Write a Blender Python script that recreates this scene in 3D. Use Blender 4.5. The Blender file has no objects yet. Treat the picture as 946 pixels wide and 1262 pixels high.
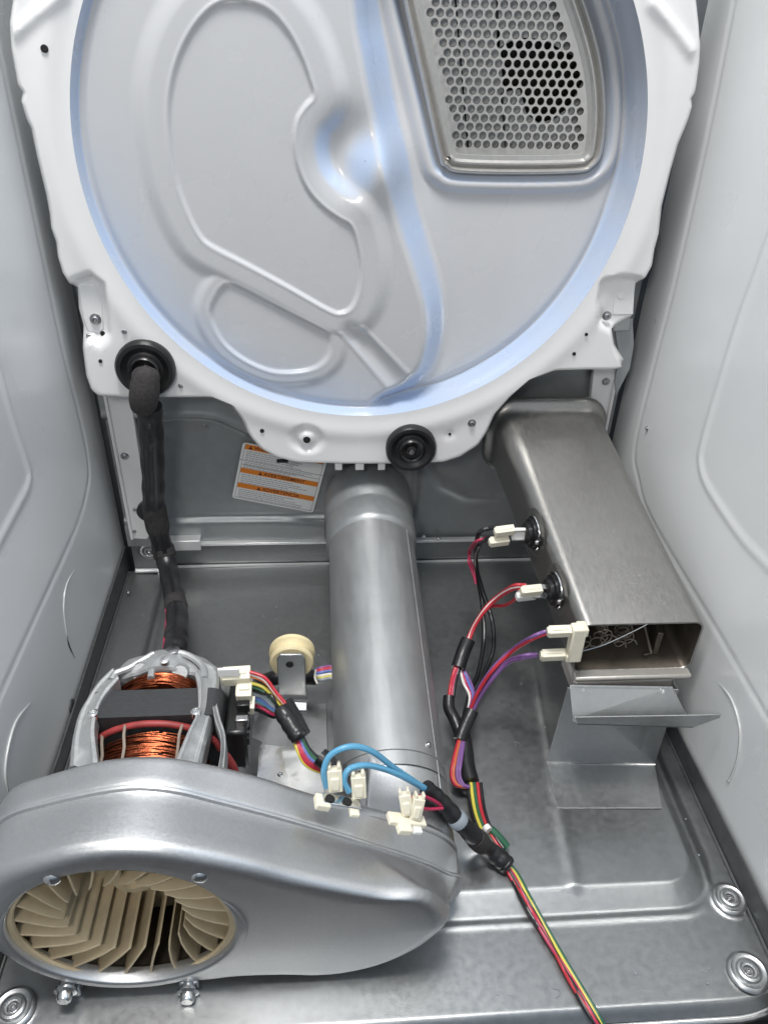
import bpy, bmesh, math, random
import numpy as np
from mathutils import Vector, Matrix

random.seed(7)
rng = np.random.default_rng(7)
S = bpy.context.scene
COL = S.collection
rad = math.radians

# ------------------------------------------------------------------ camera, world, lamps, exposure
PITCH, YAW, ROLL = rad(34.1), rad(5.0), rad(1.9)
FPX, CX, CY, PW, PH = 962.0, 473.0, 631.0, 946, 1262
EYE = np.array([-0.05, 0.0, 0.70])
FWD = np.array([math.sin(YAW) * math.cos(PITCH), math.cos(YAW) * math.cos(PITCH), -math.sin(PITCH)])
RT = np.array([math.cos(YAW), -math.sin(YAW), 0.0])
UP = np.cross(RT, FWD)
RT, UP = math.cos(ROLL) * RT + math.sin(ROLL) * UP, -math.sin(ROLL) * RT + math.cos(ROLL) * UP

cd = bpy.data.cameras.new('camera')
cam = bpy.data.objects.new('camera', cd)
COL.objects.link(cam)
cd.sensor_fit = 'VERTICAL'
cd.sensor_height = 24.0
cd.lens = FPX / PH * 24.0
cd.clip_start = 0.02
cd.clip_end = 50
cam.matrix_world = Matrix(((RT[0], UP[0], -FWD[0], EYE[0]), (RT[1], UP[1], -FWD[1], EYE[1]),
                           (RT[2], UP[2], -FWD[2], EYE[2]), (0, 0, 0, 1)))
S.camera = cam

W = bpy.data.worlds.new('World')
S.world = W
W.use_nodes = True
bg = W.node_tree.nodes['Background']
# a room: pale bluish ceiling and upper walls, dimmer towards the floor
wt_ = W.node_tree
w_tc = wt_.nodes.new('ShaderNodeTexCoord')
w_sep = wt_.nodes.new('ShaderNodeSeparateXYZ')
w_ramp = wt_.nodes.new('ShaderNodeValToRGB')
w_map = wt_.nodes.new('ShaderNodeMapRange')
w_map.inputs['From Min'].default_value, w_map.inputs['From Max'].default_value = -1, 1
wt_.links.new(w_tc.outputs['Generated'], w_sep.inputs['Vector'])
wt_.links.new(w_sep.outputs['Z'], w_map.inputs['Value'])
wt_.links.new(w_map.outputs['Result'], w_ramp.inputs['Fac'])
w_ramp.color_ramp.elements[0].position, w_ramp.color_ramp.elements[0].color = .30, (.10, .11, .12, 1)
w_ramp.color_ramp.elements[1].position, w_ramp.color_ramp.elements[1].color = .90, (.74, .88, 1.05, 1)
w_el = w_ramp.color_ramp.elements.new(.52)
w_el.color = (.22, .26, .32, 1)
wt_.links.new(w_ramp.outputs['Color'], bg.inputs['Color'])
bg.inputs['Strength'].default_value = 0.54


def area(name, loc, target, size, size_y, power, color):
    d = bpy.data.lights.new(name, 'AREA')
    d.shape = 'RECTANGLE'
    d.size, d.size_y, d.energy, d.color = size, size_y, power, color
    o = bpy.data.objects.new(name, d)
    COL.objects.link(o)
    o.location = loc
    o.rotation_euler = (Vector(target) - Vector(loc)).to_track_quat('-Z', 'Y').to_euler()
    return o


area('ceiling_lamp', (-0.15, 0.36, 2.0), (0.0, 0.55, 0.1), 0.5, 0.36, 28, (1.0, 0.975, 0.94))
area('work_lamp', (-0.28, -0.32, 1.0), (0.02, 0.62, 0.32), 0.20, 0.15, 3.2, (1.0, 0.95, 0.88))
area('blue_fill_light', (1.25, -0.25, 1.75), (0.0, 0.75, 0.45), 0.9, 0.9, 4, (0.62, 0.78, 1.0))  # added bluish fill from upper right, its source is unseen

S.view_settings.view_transform = 'Standard'
S.view_settings.look = 'None'
S.view_settings.exposure = 0.20
S.view_settings.gamma = 1.0
S.view_settings.use_curve_mapping = False
S.render.engine = 'CYCLES'
S.cycles.max_bounces = 10
S.cycles.use_denoising = True


# ------------------------------------------------------------------ helpers
def ray(px, py):
    return FWD + RT * ((px - CX) / FPX) - UP * ((py - CY) / FPX)


def at(px, py, x=None, y=None, z=None):
    """The point seen at pixel (px, py) of the photograph on the plane x, y or z = value."""
    ax, v = (0, x) if x is not None else (1, y) if y is not None else (2, z)
    d = ray(px, py)
    return EYE + d * ((v - EYE[ax]) / d[ax])


def on_plane(px, py, p0, n):
    d = ray(px, py)
    n = np.asarray(n, float)
    return EYE + d * (((np.asarray(p0) - EYE) @ n) / (d @ n))


def smooth_path(pts, n=8, closed=False):
    pts = [np.asarray(p, float) for p in pts]
    out = []
    m = len(pts)
    rng_ = range(m) if closed else range(m - 1)
    for i in rng_:
        p1, p2 = pts[i], pts[(i + 1) % m]
        p0 = pts[(i - 1) % m] if closed or i > 0 else p1 * 2 - p2
        p3 = pts[(i + 2) % m] if closed or i + 2 < m else p2 * 2 - p1
        for k in range(n):
            t = k / n
            out.append(0.5 * ((2 * p1) + (-p0 + p2) * t + (2 * p0 - 5 * p1 + 4 * p2 - p3) * t * t + (-p0 + 3 * p1 - 3 * p2 + p3) * t ** 3))
    if not closed:
        out.append(pts[-1])
    return out


class MB:
    def __init__(self):
        self.v, self.f = [], []

    def add(self, vs, fs):
        b = len(self.v)
        self.v += [tuple(float(c) for c in p) for p in vs]
        self.f += [tuple(b + i for i in f) for f in fs]
        return self

    def box(self, c, s, rot=None):
        c = np.asarray(c, float)
        vs = []
        for dx in (-.5, .5):
            for dy in (-.5, .5):
                for dz in (-.5, .5):
                    p = Vector((dx * s[0], dy * s[1], dz * s[2]))
                    if rot is not None:
                        p = rot @ p
                    vs.append(c + np.array(p))
        return self.add(vs, [(0, 1, 3, 2), (4, 6, 7, 5), (0, 4, 5, 1), (2, 3, 7, 6), (0, 2, 6, 4), (1, 5, 7, 3)])

    def tube(self, pts, r, seg=10, cap=True):
        pts = [np.asarray(p, float) for p in pts]
        n = len(pts)
        rs = r if hasattr(r, '__len__') else [r] * n
        T = [pts[min(i + 1, n - 1)] - pts[max(i - 1, 0)] for i in range(n)]
        T = [t / (np.linalg.norm(t) + 1e-12) for t in T]
        ref = np.array([0, 0, 1.0]) if abs(T[0][2]) < .9 else np.array([1.0, 0, 0])
        u = np.cross(T[0], ref)
        u /= np.linalg.norm(u)
        vs, fs = [], []
        for i in range(n):
            u = u - T[i] * (u @ T[i])
            u /= np.linalg.norm(u) + 1e-12
            w = np.cross(T[i], u)
            for k in range(seg):
                a = 2 * math.pi * k / seg
                vs.append(pts[i] + rs[i] * (math.cos(a) * u + math.sin(a) * w))
        for i in range(n - 1):
            for k in range(seg):
                k2 = (k + 1) % seg
                fs.append((i * seg + k, i * seg + k2, (i + 1) * seg + k2, (i + 1) * seg + k))
        if cap:
            fs.append(tuple(range(seg))[::-1])
            fs.append(tuple(range((n - 1) * seg, n * seg)))
        return self.add(vs, fs)

    def lathe(self, prof, origin=(0, 0, 0), axis=(0, 0, 1), seg=32, cap=(True, True)):
        """prof: (radius, height along axis) pairs."""
        ax = np.asarray(axis, float)
        ax /= np.linalg.norm(ax)
        ref = np.array([0, 0, 1.0]) if abs(ax[2]) < .9 else np.array([1.0, 0, 0])
        u = np.cross(ax, ref)
        u /= np.linalg.norm(u)
        w = np.cross(ax, u)
        o = np.asarray(origin, float)
        vs, fs = [], []
        for (r, h) in prof:
            for k in range(seg):
                a = 2 * math.pi * k / seg
                vs.append(o + ax * h + r * (math.cos(a) * u + math.sin(a) * w))
        for i in range(len(prof) - 1):
            for k in range(seg):
                k2 = (k + 1) % seg
                fs.append((i * seg + k, i * seg + k2, (i + 1) * seg + k2, (i + 1) * seg + k))
        if cap[0]:
            fs.append(tuple(range(seg))[::-1])
        if cap[1]:
            b = (len(prof) - 1) * seg
            fs.append(tuple(range(b, b + seg)))
        return self.add(vs, fs)

    def prism(self, poly, off):
        """closed polygon of 3D points extruded by the vector off."""
        n = len(poly)
        off = np.asarray(off, float)
        vs = [np.asarray(p, float) for p in poly] + [np.asarray(p, float) + off for p in poly]
        fs = [tuple(range(n)), tuple(range(2 * n - 1, n - 1, -1))]
        fs += [(i, i + n, (i + 1) % n + n, (i + 1) % n) for i in range(n)]
        return self.add(vs, fs)

    def strip(self, pts, width_vec, thick_vec):
        """a bent sheet: the polyline swept along width_vec with a thickness."""
        pts = [np.asarray(p, float) for p in pts]
        wv, tv = np.asarray(width_vec, float), np.asarray(thick_vec, float)
        n = len(pts)
        vs = []
        for i, p in enumerate(pts):
            t = tv[i] if tv.ndim == 2 else tv
            vs += [p, p + wv, p + wv + t, p + t]
        fs = []
        for i in range(n - 1):
            a, b = 4 * i, 4 * i + 4
            for k in range(4):
                k2 = (k + 1) % 4
                fs.append((a + k, b + k, b + k2, a + k2))
        fs += [(3, 2, 1, 0), (4 * n - 4, 4 * n - 3, 4 * n - 2, 4 * n - 1)]
        return self.add(vs, fs)

    def loft(self, rings, closed=True, cap=(False, False)):
        n = len(rings[0])
        vs, fs = [], []
        for r in rings:
            vs += list(r)
        for i in range(len(rings) - 1):
            for k in range(n if closed else n - 1):
                k2 = (k + 1) % n
                fs.append((i * n + k, i * n + k2, (i + 1) * n + k2, (i + 1) * n + k))
        if cap[0]:
            fs.append(tuple(range(n))[::-1])
        if cap[1]:
            b = (len(rings) - 1) * n
            fs.append(tuple(range(b, b + n)))
        return self.add(vs, fs)

    def mesh(self, name, mat, smooth=True, sharp=40):
        m = bpy.data.meshes.new(name)
        m.from_pydata(self.v, [], self.f)
        bm = bmesh.new()
        bm.from_mesh(m)
        bmesh.ops.recalc_face_normals(bm, faces=bm.faces)
        bm.to_mesh(m)
        bm.free()
        m.materials.append(mat)
        if smooth:
            m.polygons.foreach_set('use_smooth', [True] * len(m.polygons))
            if sharp:
                m.set_sharp_from_angle(angle=rad(sharp))
        m.update()
        return m

    def build(self, name, mat, parent=None, smooth=True, sharp=40, bevel=0, loc=None, rot=None, label=None, kind=None):
        return link(name, self.mesh(name, mat, smooth, sharp), parent, bevel, loc, rot, label, kind)


WORLD = {}


def link(name, mesh, parent=None, bevel=0, loc=None, rot=None, label=None, kind=None):
    o = bpy.data.objects.new(name, mesh)
    COL.objects.link(o)
    own = Matrix.Translation(Vector(loc)) if loc is not None else Matrix.Identity(4)
    if rot is not None:
        own = own @ rot.to_4x4()
    if parent is not None:
        o.parent = parent
        o.matrix_parent_inverse = WORLD[parent.name].inverted()
    o.matrix_basis = own
    WORLD[o.name] = own.copy()
    if bevel:
        b = o.modifiers.new('edge', 'BEVEL')
        b.width, b.segments, b.limit_method = bevel, 2, 'ANGLE'
        b.angle_limit = rad(40)
    if label:
        o['label'] = label
    if kind:
        o['kind'] = kind
    return o


def thing(name, label, cat, loc=(0, 0, 0), group=None):
    o = bpy.data.objects.new(name, None)
    COL.objects.link(o)
    o.empty_display_size = .02
    o.location = loc
    WORLD[o.name] = Matrix.Translation(Vector(loc))
    o['label'], o['category'] = label, cat
    if group:
        o['group'] = group
    return o


# ------------------------------------------------------------------ materials
def mat(name, color, metallic=0.0, rough=0.5, noise=0.0, nscale=60, bump=0.0, bscale=400, rvar=0.0, coat=0.0, detail=4,
        stretch=None, spec=0.5, stain=None, stain_scale=8, stain_amt=0.0):
    m = bpy.data.materials.new(name)
    m.use_nodes = True
    nt = m.node_tree
    b = nt.nodes['Principled BSDF']
    b.inputs['Metallic'].default_value = metallic
    b.inputs['Roughness'].default_value = rough
    b.inputs['Specular IOR Level'].default_value = spec
    b.inputs['Coat Weight'].default_value = coat
    b.inputs['Coat Roughness'].default_value = 0.08
    b.inputs['Base Color'].default_value = (*color, 1)
    tc = nt.nodes.new('ShaderNodeTexCoord')
    src = tc.outputs['Object']
    if stretch:
        mp = nt.nodes.new('ShaderNodeMapping')
        mp.inputs['Scale'].default_value = stretch
        nt.links.new(src, mp.inputs['Vector'])
        src = mp.outputs['Vector']
    last = None
    if noise:
        n = nt.nodes.new('ShaderNodeTexNoise')
        n.inputs['Scale'].default_value = nscale
        n.inputs['Detail'].default_value = detail
        nt.links.new(src, n.inputs['Vector'])
        r = nt.nodes.new('ShaderNodeValToRGB')
        r.color_ramp.elements[0].position, r.color_ramp.elements[1].position = .3, .7
        r.color_ramp.elements[0].color = (*[c * (1 - noise) for c in color], 1)
        r.color_ramp.elements[1].color = (*[min(1, c * (1 + noise)) for c in color], 1)
        nt.links.new(n.outputs['Fac'], r.inputs['Fac'])
        last = r.outputs['Color']
        if rvar:
            mr = nt.nodes.new('ShaderNodeMapRange')
            mr.inputs['From Min'].default_value, mr.inputs['From Max'].default_value = .3, .7
            mr.inputs['To Min'].default_value, mr.inputs['To Max'].default_value = max(.03, rough - rvar), rough + rvar
            nt.links.new(n.outputs['Fac'], mr.inputs['Value'])
            nt.links.new(mr.outputs['Result'], b.inputs['Roughness'])
    if stain_amt:
        n2 = nt.nodes.new('ShaderNodeTexNoise')
        n2.inputs['Scale'].default_value = stain_scale
        n2.inputs['Detail'].default_value = 6
        n2.inputs['Roughness'].default_value = .62
        nt.links.new(tc.outputs['Object'], n2.inputs['Vector'])
        r2 = nt.nodes.new('ShaderNodeMapRange')
        r2.inputs['From Min'].default_value, r2.inputs['From Max'].default_value = .48, .72
        r2.inputs['To Min'].default_value, r2.inputs['To Max'].default_value = 0, stain_amt
        nt.links.new(n2.outputs['Fac'], r2.inputs['Value'])
        mx = nt.nodes.new('ShaderNodeMix')
        mx.data_type = 'RGBA'
        nt.links.new(r2.outputs['Result'], mx.inputs['Factor'])
        if last is not None:
            nt.links.new(last, mx.inputs[6])
        else:
            mx.inputs[6].default_value = (*color, 1)
        mx.inputs[7].default_value = (*stain, 1)
        last = mx.outputs[2]
    if last is not None:
        nt.links.new(last, b.inputs['Base Color'])
    if bump:
        n3 = nt.nodes.new('ShaderNodeTexNoise')
        n3.inputs['Scale'].default_value = bscale
        n3.inputs['Detail'].default_value = 2
        nt.links.new(src, n3.inputs['Vector'])
        bp = nt.nodes.new('ShaderNodeBump')
        bp.inputs['Strength'].default_value = bump
        bp.inputs['Distance'].default_value = .001
        nt.links.new(n3.outputs['Fac'], bp.inputs['Height'])
        nt.links.new(bp.outputs['Normal'], b.inputs['Normal'])
    return m


M = dict(
    pan=mat('pan_steel', (.30, .31, .315), .88, .36, .05, 160, .05, 900, .04, stain=(.28, .29, .295), stain_scale=10, stain_amt=.25),
    back=mat('back_panel_steel', (.32, .335, .345), .5, .40, .05, 90, .04, 700, .05, stain=(.28, .29, .30), stain_scale=14, stain_amt=.3),
    dark_steel=mat('flange_steel', (.10, .105, .11), .5, .5, .15, 60, .1, 300),
    galv=mat('galvanised_steel', (.58, .585, .59), .95, .40, .05, 500, .07, 1300, .04, stain=(.53, .535, .54), stain_scale=22, stain_amt=.3),
    pipe=mat('pipe_steel', (.43, .44, .445), .75, .44, .04, 160, .03, 900, .04, stretch=(1, .12, 1), stain=(.33, .34, .345), stain_scale=18, stain_amt=.55),
    bracket=mat('bracket_steel', (.43, .44, .445), .9, .34, .05, 160, .04, 900, .05, stain=(.39, .40, .405), stain_scale=26, stain_amt=.3),
    enamel=mat('white_enamel', (.78, .78, .785), 0, .22, .012, 20, 0, 250, .04, coat=.5),
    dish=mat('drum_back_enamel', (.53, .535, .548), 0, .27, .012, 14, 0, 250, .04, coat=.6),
    paint=mat('side_panel_paint', (.73, .745, .75), .03, .34, .012, 5, .02, 500, .10, coat=.2, stain=(.66, .675, .68), stain_scale=3.2, stain_amt=.45),
    stainless=mat('heater_steel', (.32, .313, .30), .9, .36, .05, 60, 0, 300, .05, stretch=(6.0, .5, 6.0), stain=(.285, .278, .267), stain_scale=9, stain_amt=.35),
    dark_brown=mat('dark_brown_steel', (.14, .12, .098), .8, .5, .35, 30, .2, 200),  # plain dark brown, for the duct inside and the blower scroll
    grille=mat('grille_steel', (.70, .68, .65), .8, .36, .04, 160, .03, 600, .05),
    vframe=mat('vent_frame_steel', (.62, .61, .59), .8, .36, .04, 160),
    hole_wall_shade=mat('shaded_hole_wall', (.10, .095, .09), .6, .5),
    lip=mat('heater_lip_steel', (.50, .48, .45), .5, .4, .06, 90),
    coil=mat('oxidised_coil', (.24, .21, .18), .7, .5),
    wedge=mat('slot_wedge_brown', (.20, .15, .11), 0, .5, .2, 90),
    plate=mat('duct_plate_steel', (.70, .70, .69), .4, .38, .08, 40, .05, 300),
    zinc=mat('zinc_edge', (.74, .745, .74), .45, .3, .05, 60),
    glint=mat('glint_zinc', (.78, .78, .77), 1.0, .17, .05, 40, .55, 55, .08),  # bright smooth metal for the painted glint on the base plate
    alu=mat('cast_aluminium', (.43, .44, .445), .55, .48, .10, 120, .35, 500, .08),
    lam=mat('stator_lamination', (.055, .058, .062), .5, .55, .2, 200, .25, 900, stretch=(1, 8, 1)),
    copper=mat('copper_winding', (.19, .046, .019), .9, .30, .5, 160, .2, 600),
    copper_dark=mat('varnished_winding', (.07, .022, .012), .6, .35, .4, 120, .3, 500),
    red_cord=mat('red_lacing', (.30, .04, .04), 0, .5, .2, 120),
    clear=mat('winding_tie', (.28, .23, .19), 0, .35, .1, 60),
    rubber=mat('black_rubber', (.012, .012, .013), 0, .42, .15, 60, .05, 300),
    tape=mat('black_tape', (.016, .016, .018), 0, .34, .3, 40, .35, 180),
    cloth=mat('cloth_sleeve', (.035, .032, .032), 0, .85, .35, 300, .8, 900),
    black=mat('black_plastic', (.014, .014, .015), 0, .3, .1, 60),
    cream=mat('cream_plastic', (.78, .74, .60), 0, .38, .04, 60, .04, 400, stain=(.66, .60, .44), stain_scale=40, stain_amt=.35),
    white_plastic=mat('white_plastic', (.82, .82, .80), 0, .4, .02, 60),
    fin=mat('beige_plastic', (.56, .46, .30), 0, .42, .10, 35, .05, 300, stain=(.36, .28, .17), stain_scale=22, stain_amt=.55),
    pulley=mat('pulley_plastic', (.72, .62, .38), 0, .4, .06, 40, stain=(.55, .44, .24), stain_scale=30, stain_amt=.4),
    bright=mat('bright_metal', (.75, .75, .74), 1.0, .22, .05, 80, .05, 400, .06),
    screw=mat('screw_steel', (.42, .42, .43), 1.0, .32, .15, 120),
    void=mat('dark_void', (.008, .008, .008), 0, .8),  # flat black, stands in for the dark inside holes and openings
    ground=mat('ground_dark', (.018, .018, .02), 0, .6, .3, 20),
    label=mat('label_paper', (.76, .76, .75), 0, .42, .02, 60),
    orange=mat('label_orange', (.72, .22, .02), 0, .42),
    print_dark=mat('label_print_brown', (.13, .03, .01), 0, .5),
    print_grey=mat('label_print_grey', (.40, .40, .42), 0, .5),
    print_black=mat('label_line_black', (.08, .08, .09), 0, .5),
    w_red=mat('wire_red', (.48, .03, .045), 0, .35),
    w_pink=mat('wire_crimson', (.45, .03, .09), 0, .35),
    w_blue=mat('wire_light_blue', (.11, .34, .53), 0, .34),
    w_navy=mat('wire_blue', (.12, .18, .48), 0, .35),
    w_purple=mat('wire_purple', (.19, .09, .26), 0, .35),
    w_yellow=mat('wire_yellow', (.62, .54, .08), 0, .35),
    w_green=mat('wire_green', (.025, .11, .06), 0, .35),
    w_white=mat('wire_white', (.75, .73, .70), 0, .35),
    w_orange=mat('wire_orange', (.52, .13, .04), 0, .35),
    w_black=mat('wire_black', (.014, .014, .016), 0, .32),
    w_grey=mat('wire_grey', (.28, .32, .36), 0, .35),
)


# enamel mixed towards blue by a per-vertex attribute
def tint_enamel(m, blue):
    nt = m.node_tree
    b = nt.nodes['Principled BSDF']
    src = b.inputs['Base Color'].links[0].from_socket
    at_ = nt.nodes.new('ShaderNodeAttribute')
    at_.attribute_name = 'blue_tint'
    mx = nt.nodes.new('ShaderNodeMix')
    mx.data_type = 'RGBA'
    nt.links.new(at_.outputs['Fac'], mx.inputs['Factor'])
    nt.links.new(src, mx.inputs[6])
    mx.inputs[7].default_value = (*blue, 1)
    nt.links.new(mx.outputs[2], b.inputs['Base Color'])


tint_enamel(M['dish'], (.43, .545, .75))


# ------------------------------------------------------------------ distance helpers for pressed sheet
def seg_dist(P, poly, closed):
    """distance of points P (n,2) to the polyline."""
    poly = np.asarray(poly, float)
    A = poly if closed else poly[:-1]
    B = np.roll(poly, -1, 0) if closed else poly[1:]
    best = np.full(len(P), 1e9)
    for a, b in zip(A, B):
        ab = b - a
        t = np.clip(((P - a) @ ab) / (ab @ ab + 1e-15), 0, 1)
        d = np.linalg.norm(P - (a + t[:, None] * ab), axis=1)
        best = np.minimum(best, d)
    return best


def inside(P, poly):
    poly = np.asarray(poly, float)
    x, y = P[:, 0], P[:, 1]
    c = np.zeros(len(P), bool)
    j = len(poly) - 1
    for i in range(len(poly)):
        xi, yi = poly[i]
        xj, yj = poly[j]
        c ^= ((yi > y) != (yj > y)) & (x < (xj - xi) * (y - yi) / (yj - yi + 1e-15) + xi)
        j = i
    return c


def sdf(P, poly):
    d = seg_dist(P, poly, True)
    return np.where(inside(P, poly), -d, d)


def sstep(a, b, x):
    t = np.clip((x - a) / (b - a), 0, 1)
    return t * t * (3 - 2 * t)


def round_rect(x0, x1, y0, y1, r, n=8):
    out = []
    for (cx, cy, a0) in ((x1 - r, y1 - r, 0), (x0 + r, y1 - r, 90), (x0 + r, y0 + r, 180), (x1 - r, y0 + r, 270)):
        for k in range(n + 1):
            a = rad(a0 + 90 * k / n)
            out.append((cx + r * math.cos(a), cy + r * math.sin(a)))
    return out


def grid_mesh(mb, U, V, fn):
    """structured sheet: fn(flat u, flat v) -> (n,3)."""
    uu, vv = np.meshgrid(U, V, indexing='ij')
    pts = fn(uu.ravel(), vv.ravel())
    nu, nv = len(U), len(V)
    fs = []
    for i in range(nu - 1):
        b = i * nv
        for j in range(nv - 1):
            fs.append((b + j, b + j + 1, b + nv + j + 1, b + nv + j))
    mb.add(pts, fs)
    return mb


# shared small parts
def screw_mesh(r, h, m, name='screw'):
    mb = MB()
    mb.lathe([(r * 1.5, 0), (r * 1.5, h * .25), (r * 1.05, h * .3), (r * 1.0, h * .85), (r * .8, h), (r * .42, h), (r * .4, h * .55), (.00001, h * .5)], seg=14, cap=(True, False))
    return mb.mesh(name, m)


SCREW = screw_mesh(.0035, .004, M['screw'])
SCREW_BRIGHT = screw_mesh(.0038, .005, M['bright'])


def rot_to(n):
    return Vector((0, 0, 1)).rotation_difference(Vector(n)).to_matrix()


def put_screw(p, n, parent, mesh=SCREW, name='screw', scale=1.0):
    o = link(name, mesh, parent, loc=p, rot=rot_to(n))
    if scale != 1.0:
        o.scale = (scale,) * 3
    return o


# ------------------------------------------------------------------ ground under the dryer
g = MB()
g.box((0, .4, -.035), (8, 8, .01))
g.build('ground', M['ground'], smooth=False, kind='structure')

# ------------------------------------------------------------------ base pan
XW, YB, YF = .332, .89, .283
pan = thing('base_pan', 'grey galvanised steel floor pan with a raised middle and round dimples', 'base pan', (0, .6, 0))
plat = round_rect(-.262, .292, .392, .905, .03)
plat_out = round_rect(-.275, .306, .365, .93, .035)
bosses = [at(897, 1110, z=0), at(920, 1200, z=0), at(18, 1245, z=0)]
dent = at(592, 1052, z=.006)
fold = [tuple(at(688, 1000, z=.006)[:2]), tuple(at(706, 1090, z=.006)[:2])]
fold2 = [tuple(at(655, 800, z=.006)[:2]), tuple(at(688, 1000, z=.006)[:2])]


def pan_fn(u, v):
    P = np.stack([u, v], 1)
    d = sdf(P, plat)
    z = .009 * (1 - np.clip(d / .022, 0, 1))
    z += .0012 * np.exp(-((seg_dist(P, plat_out, True)) / .003) ** 2)
    e = seg_dist(P, fold + fold2[:1], False)
    z += .0016 * np.exp(-(e / .006) ** 2)
    dd = np.hypot(u - dent[0], v - dent[1])
    z += .004 * np.exp(-(dd / .016) ** 2) - .0028 * np.exp(-(np.hypot(u - dent[0] + .004, v - dent[1] + .016) / .01) ** 2)
    for b in bosses:
        r = np.hypot(u - b[0], v - b[1])
        z += .003 * (1 - sstep(.012, .018, r))
    z += .0004 * np.sin(u * 23 + 1.2 * np.sin(v * 17)) * np.cos(v * 19 + u * 6)
    # rolled front edge
    z -= .010 * sstep(YF + .010, YF - .004, v)
    cr = np.clip((u - (XW - .05)) / .05, 0, 1)
    v = v + .012 * cr ** 2 * np.clip((YF + .04 - v) / .04, 0, 1)
    return np.stack([u, v, z], 1)


mb = MB()
grid_mesh(mb, np.linspace(-XW, XW, 300), np.concatenate([np.linspace(YF, YF + .02, 14)[:-1], np.linspace(YF + .02, YB, 270)]), pan_fn)
mb.build('pan_sheet', M['pan'], pan, sharp=0)
# rolled bright lip along the front
lip = [(x, YF - .001 + (.012 * max(0, (x - (XW - .05)) / .05) ** 2), -.0125) for x in np.linspace(-XW, XW, 60)]
mb = MB()
mb.tube(lip, .0042, 10)
mb.build('front_lip', M['bright'], pan)
mb = MB()
mb.box((0, YF + .004, -.022), (2 * XW, .0015, .02))
mb.build('front_skirt', M['dark_steel'], pan, smooth=False)
for sx in (-1, 1):
    mb = MB()
    poly = [(sx * XW, .265, -.02), (sx * XW, .90, -.02), (sx * XW, .90, .038), (sx * XW, .55, .026), (sx * XW, .40, .030), (sx * XW, .265, .030)]
    mb.prism(poly, (sx * .0016, 0, 0))
    mb.build('side_flange', M['dark_steel'], pan, smooth=False)
    # thin bright fold line where floor turns up
    mb = MB()
    mb.tube([(sx * (XW - .0015), y, .0015 - .008 * max(0, (.30 - y) / .02)) for y in np.linspace(.30, .885, 30)], .0014, 6)
    mb.build('fold_edge', M['pan'], pan)
MB().tube([(x, YB - .0035, .0098) for x in np.linspace(-XW + .06, XW - .01, 40)], .0022, 8).build('rear_fold_edge', M['zinc'], pan)
# rear upstand with its bright top edge
mb = MB()
ux = np.linspace(-XW + .01, XW - .01, 60)
prof = [(YB - .006, .001), (YB - .0025, .002), (YB, .0045), (YB + .0005, .046), (YB + .002, .0495), (YB + .006, .051), (YB + .012, .051)]
mb.add([(x, y, z + .0006 * math.sin(x * 14)) for x in ux for (y, z) in prof],
       [(i * 7 + j, i * 7 + j + 1, (i + 1) * 7 + j + 1, (i + 1) * 7 + j) for i in range(59) for j in range(6)])
mb.build('rear_upstand', M['pan'], pan)
mb = MB()
mb.box((-.130, YB - .005, .0505), (.19, .008, .0045))
mb.box((-.006, YB - .0055, .0515), (.075, .009, .0055))
mb.box((.10, YB - .005, .0495), (.14, .008, .0045))
mb.build('rear_rail', M['zinc'], pan, bevel=.0012)
mb = MB()
mb.box((-.255, YB - .008, .055), (.062, .016, .016))
mb.build('corner_clamp', M['zinc'], pan, bevel=.001)
BOSS = MB().lathe([(.0225, -.0005), (.021, .0018), (.0185, .0026), (.0155, .0012), (.0135, .0014), (.012, .0045), (.0095, .0052), (.008, .003), (.006, .0028), (.005, -.001), (.00001, -.0012)], seg=36, cap=(False, False)).mesh('foot_boss', M['bracket'])
for b, s in zip(bosses, (.70, .80, .78)):
    o = link('foot_boss', BOSS, pan, loc=(b[0], b[1], .003))
    o.scale = (s, s, s)
    put_screw((b[0], b[1], .0025), (0, 0, 1), pan, SCREW, 'foot_bolt', .8)
bb = at(183, 680, y=YB - .001)
link('foot_boss', BOSS, pan, loc=(bb[0], YB, bb[2]), rot=rot_to((0, -1, 0))).scale = (.62,) * 3
put_screw((bb[0] + .001, YB, bb[2] - .002), (0, -1, 0), pan, SCREW, 'foot_bolt', .9)
for (px, py) in ((158, 729), (196, 706), (600, 986), (623, 994), (606, 1001), (697, 1075), (803, 946)):
    q = at(px, py, z=.008)
    put_screw((q[0], q[1], q[2] - .001), (0, 0, 1), pan, SCREW_BRIGHT, 'screw_tip', .42)
q = at(905, 1127, z=0)
MB().lathe([(.0022, .0004), (.0022, .0012), (.0016, .0012), (.0015, .0002), (.00001, .0002)], q, seg=12, cap=(False, False)).build('drain_hole_dark', M['void'], pan)

# specks of lint and dust lying on the pan
r_ = np.random.default_rng(21)
mb = MB()
for k in range(60):
    x, y = r_.uniform(-.30, .31), r_.uniform(.30, .87)
    z = float(pan_fn(np.array([x]), np.array([y]))[0][2])
    if k % 8:
        s_ = r_.uniform(.0004, .0011)
        mb.box((x, y, z + s_ * .3), (s_ * 2, s_, s_), Matrix.Rotation(r_.uniform(0, 3), 3, 'Z'))
    else:
        a = r_.uniform(0, 6.28)
        l = r_.uniform(.003, .008)
        mb.tube([(x + l * t * math.cos(a + t), y + l * t * math.sin(a + t), z + .0006) for t in (-1, -.4, .2, 1)], .00022, 4)
mb.build('lint', M['w_grey'], pan, smooth=False, kind='stuff')

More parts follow.
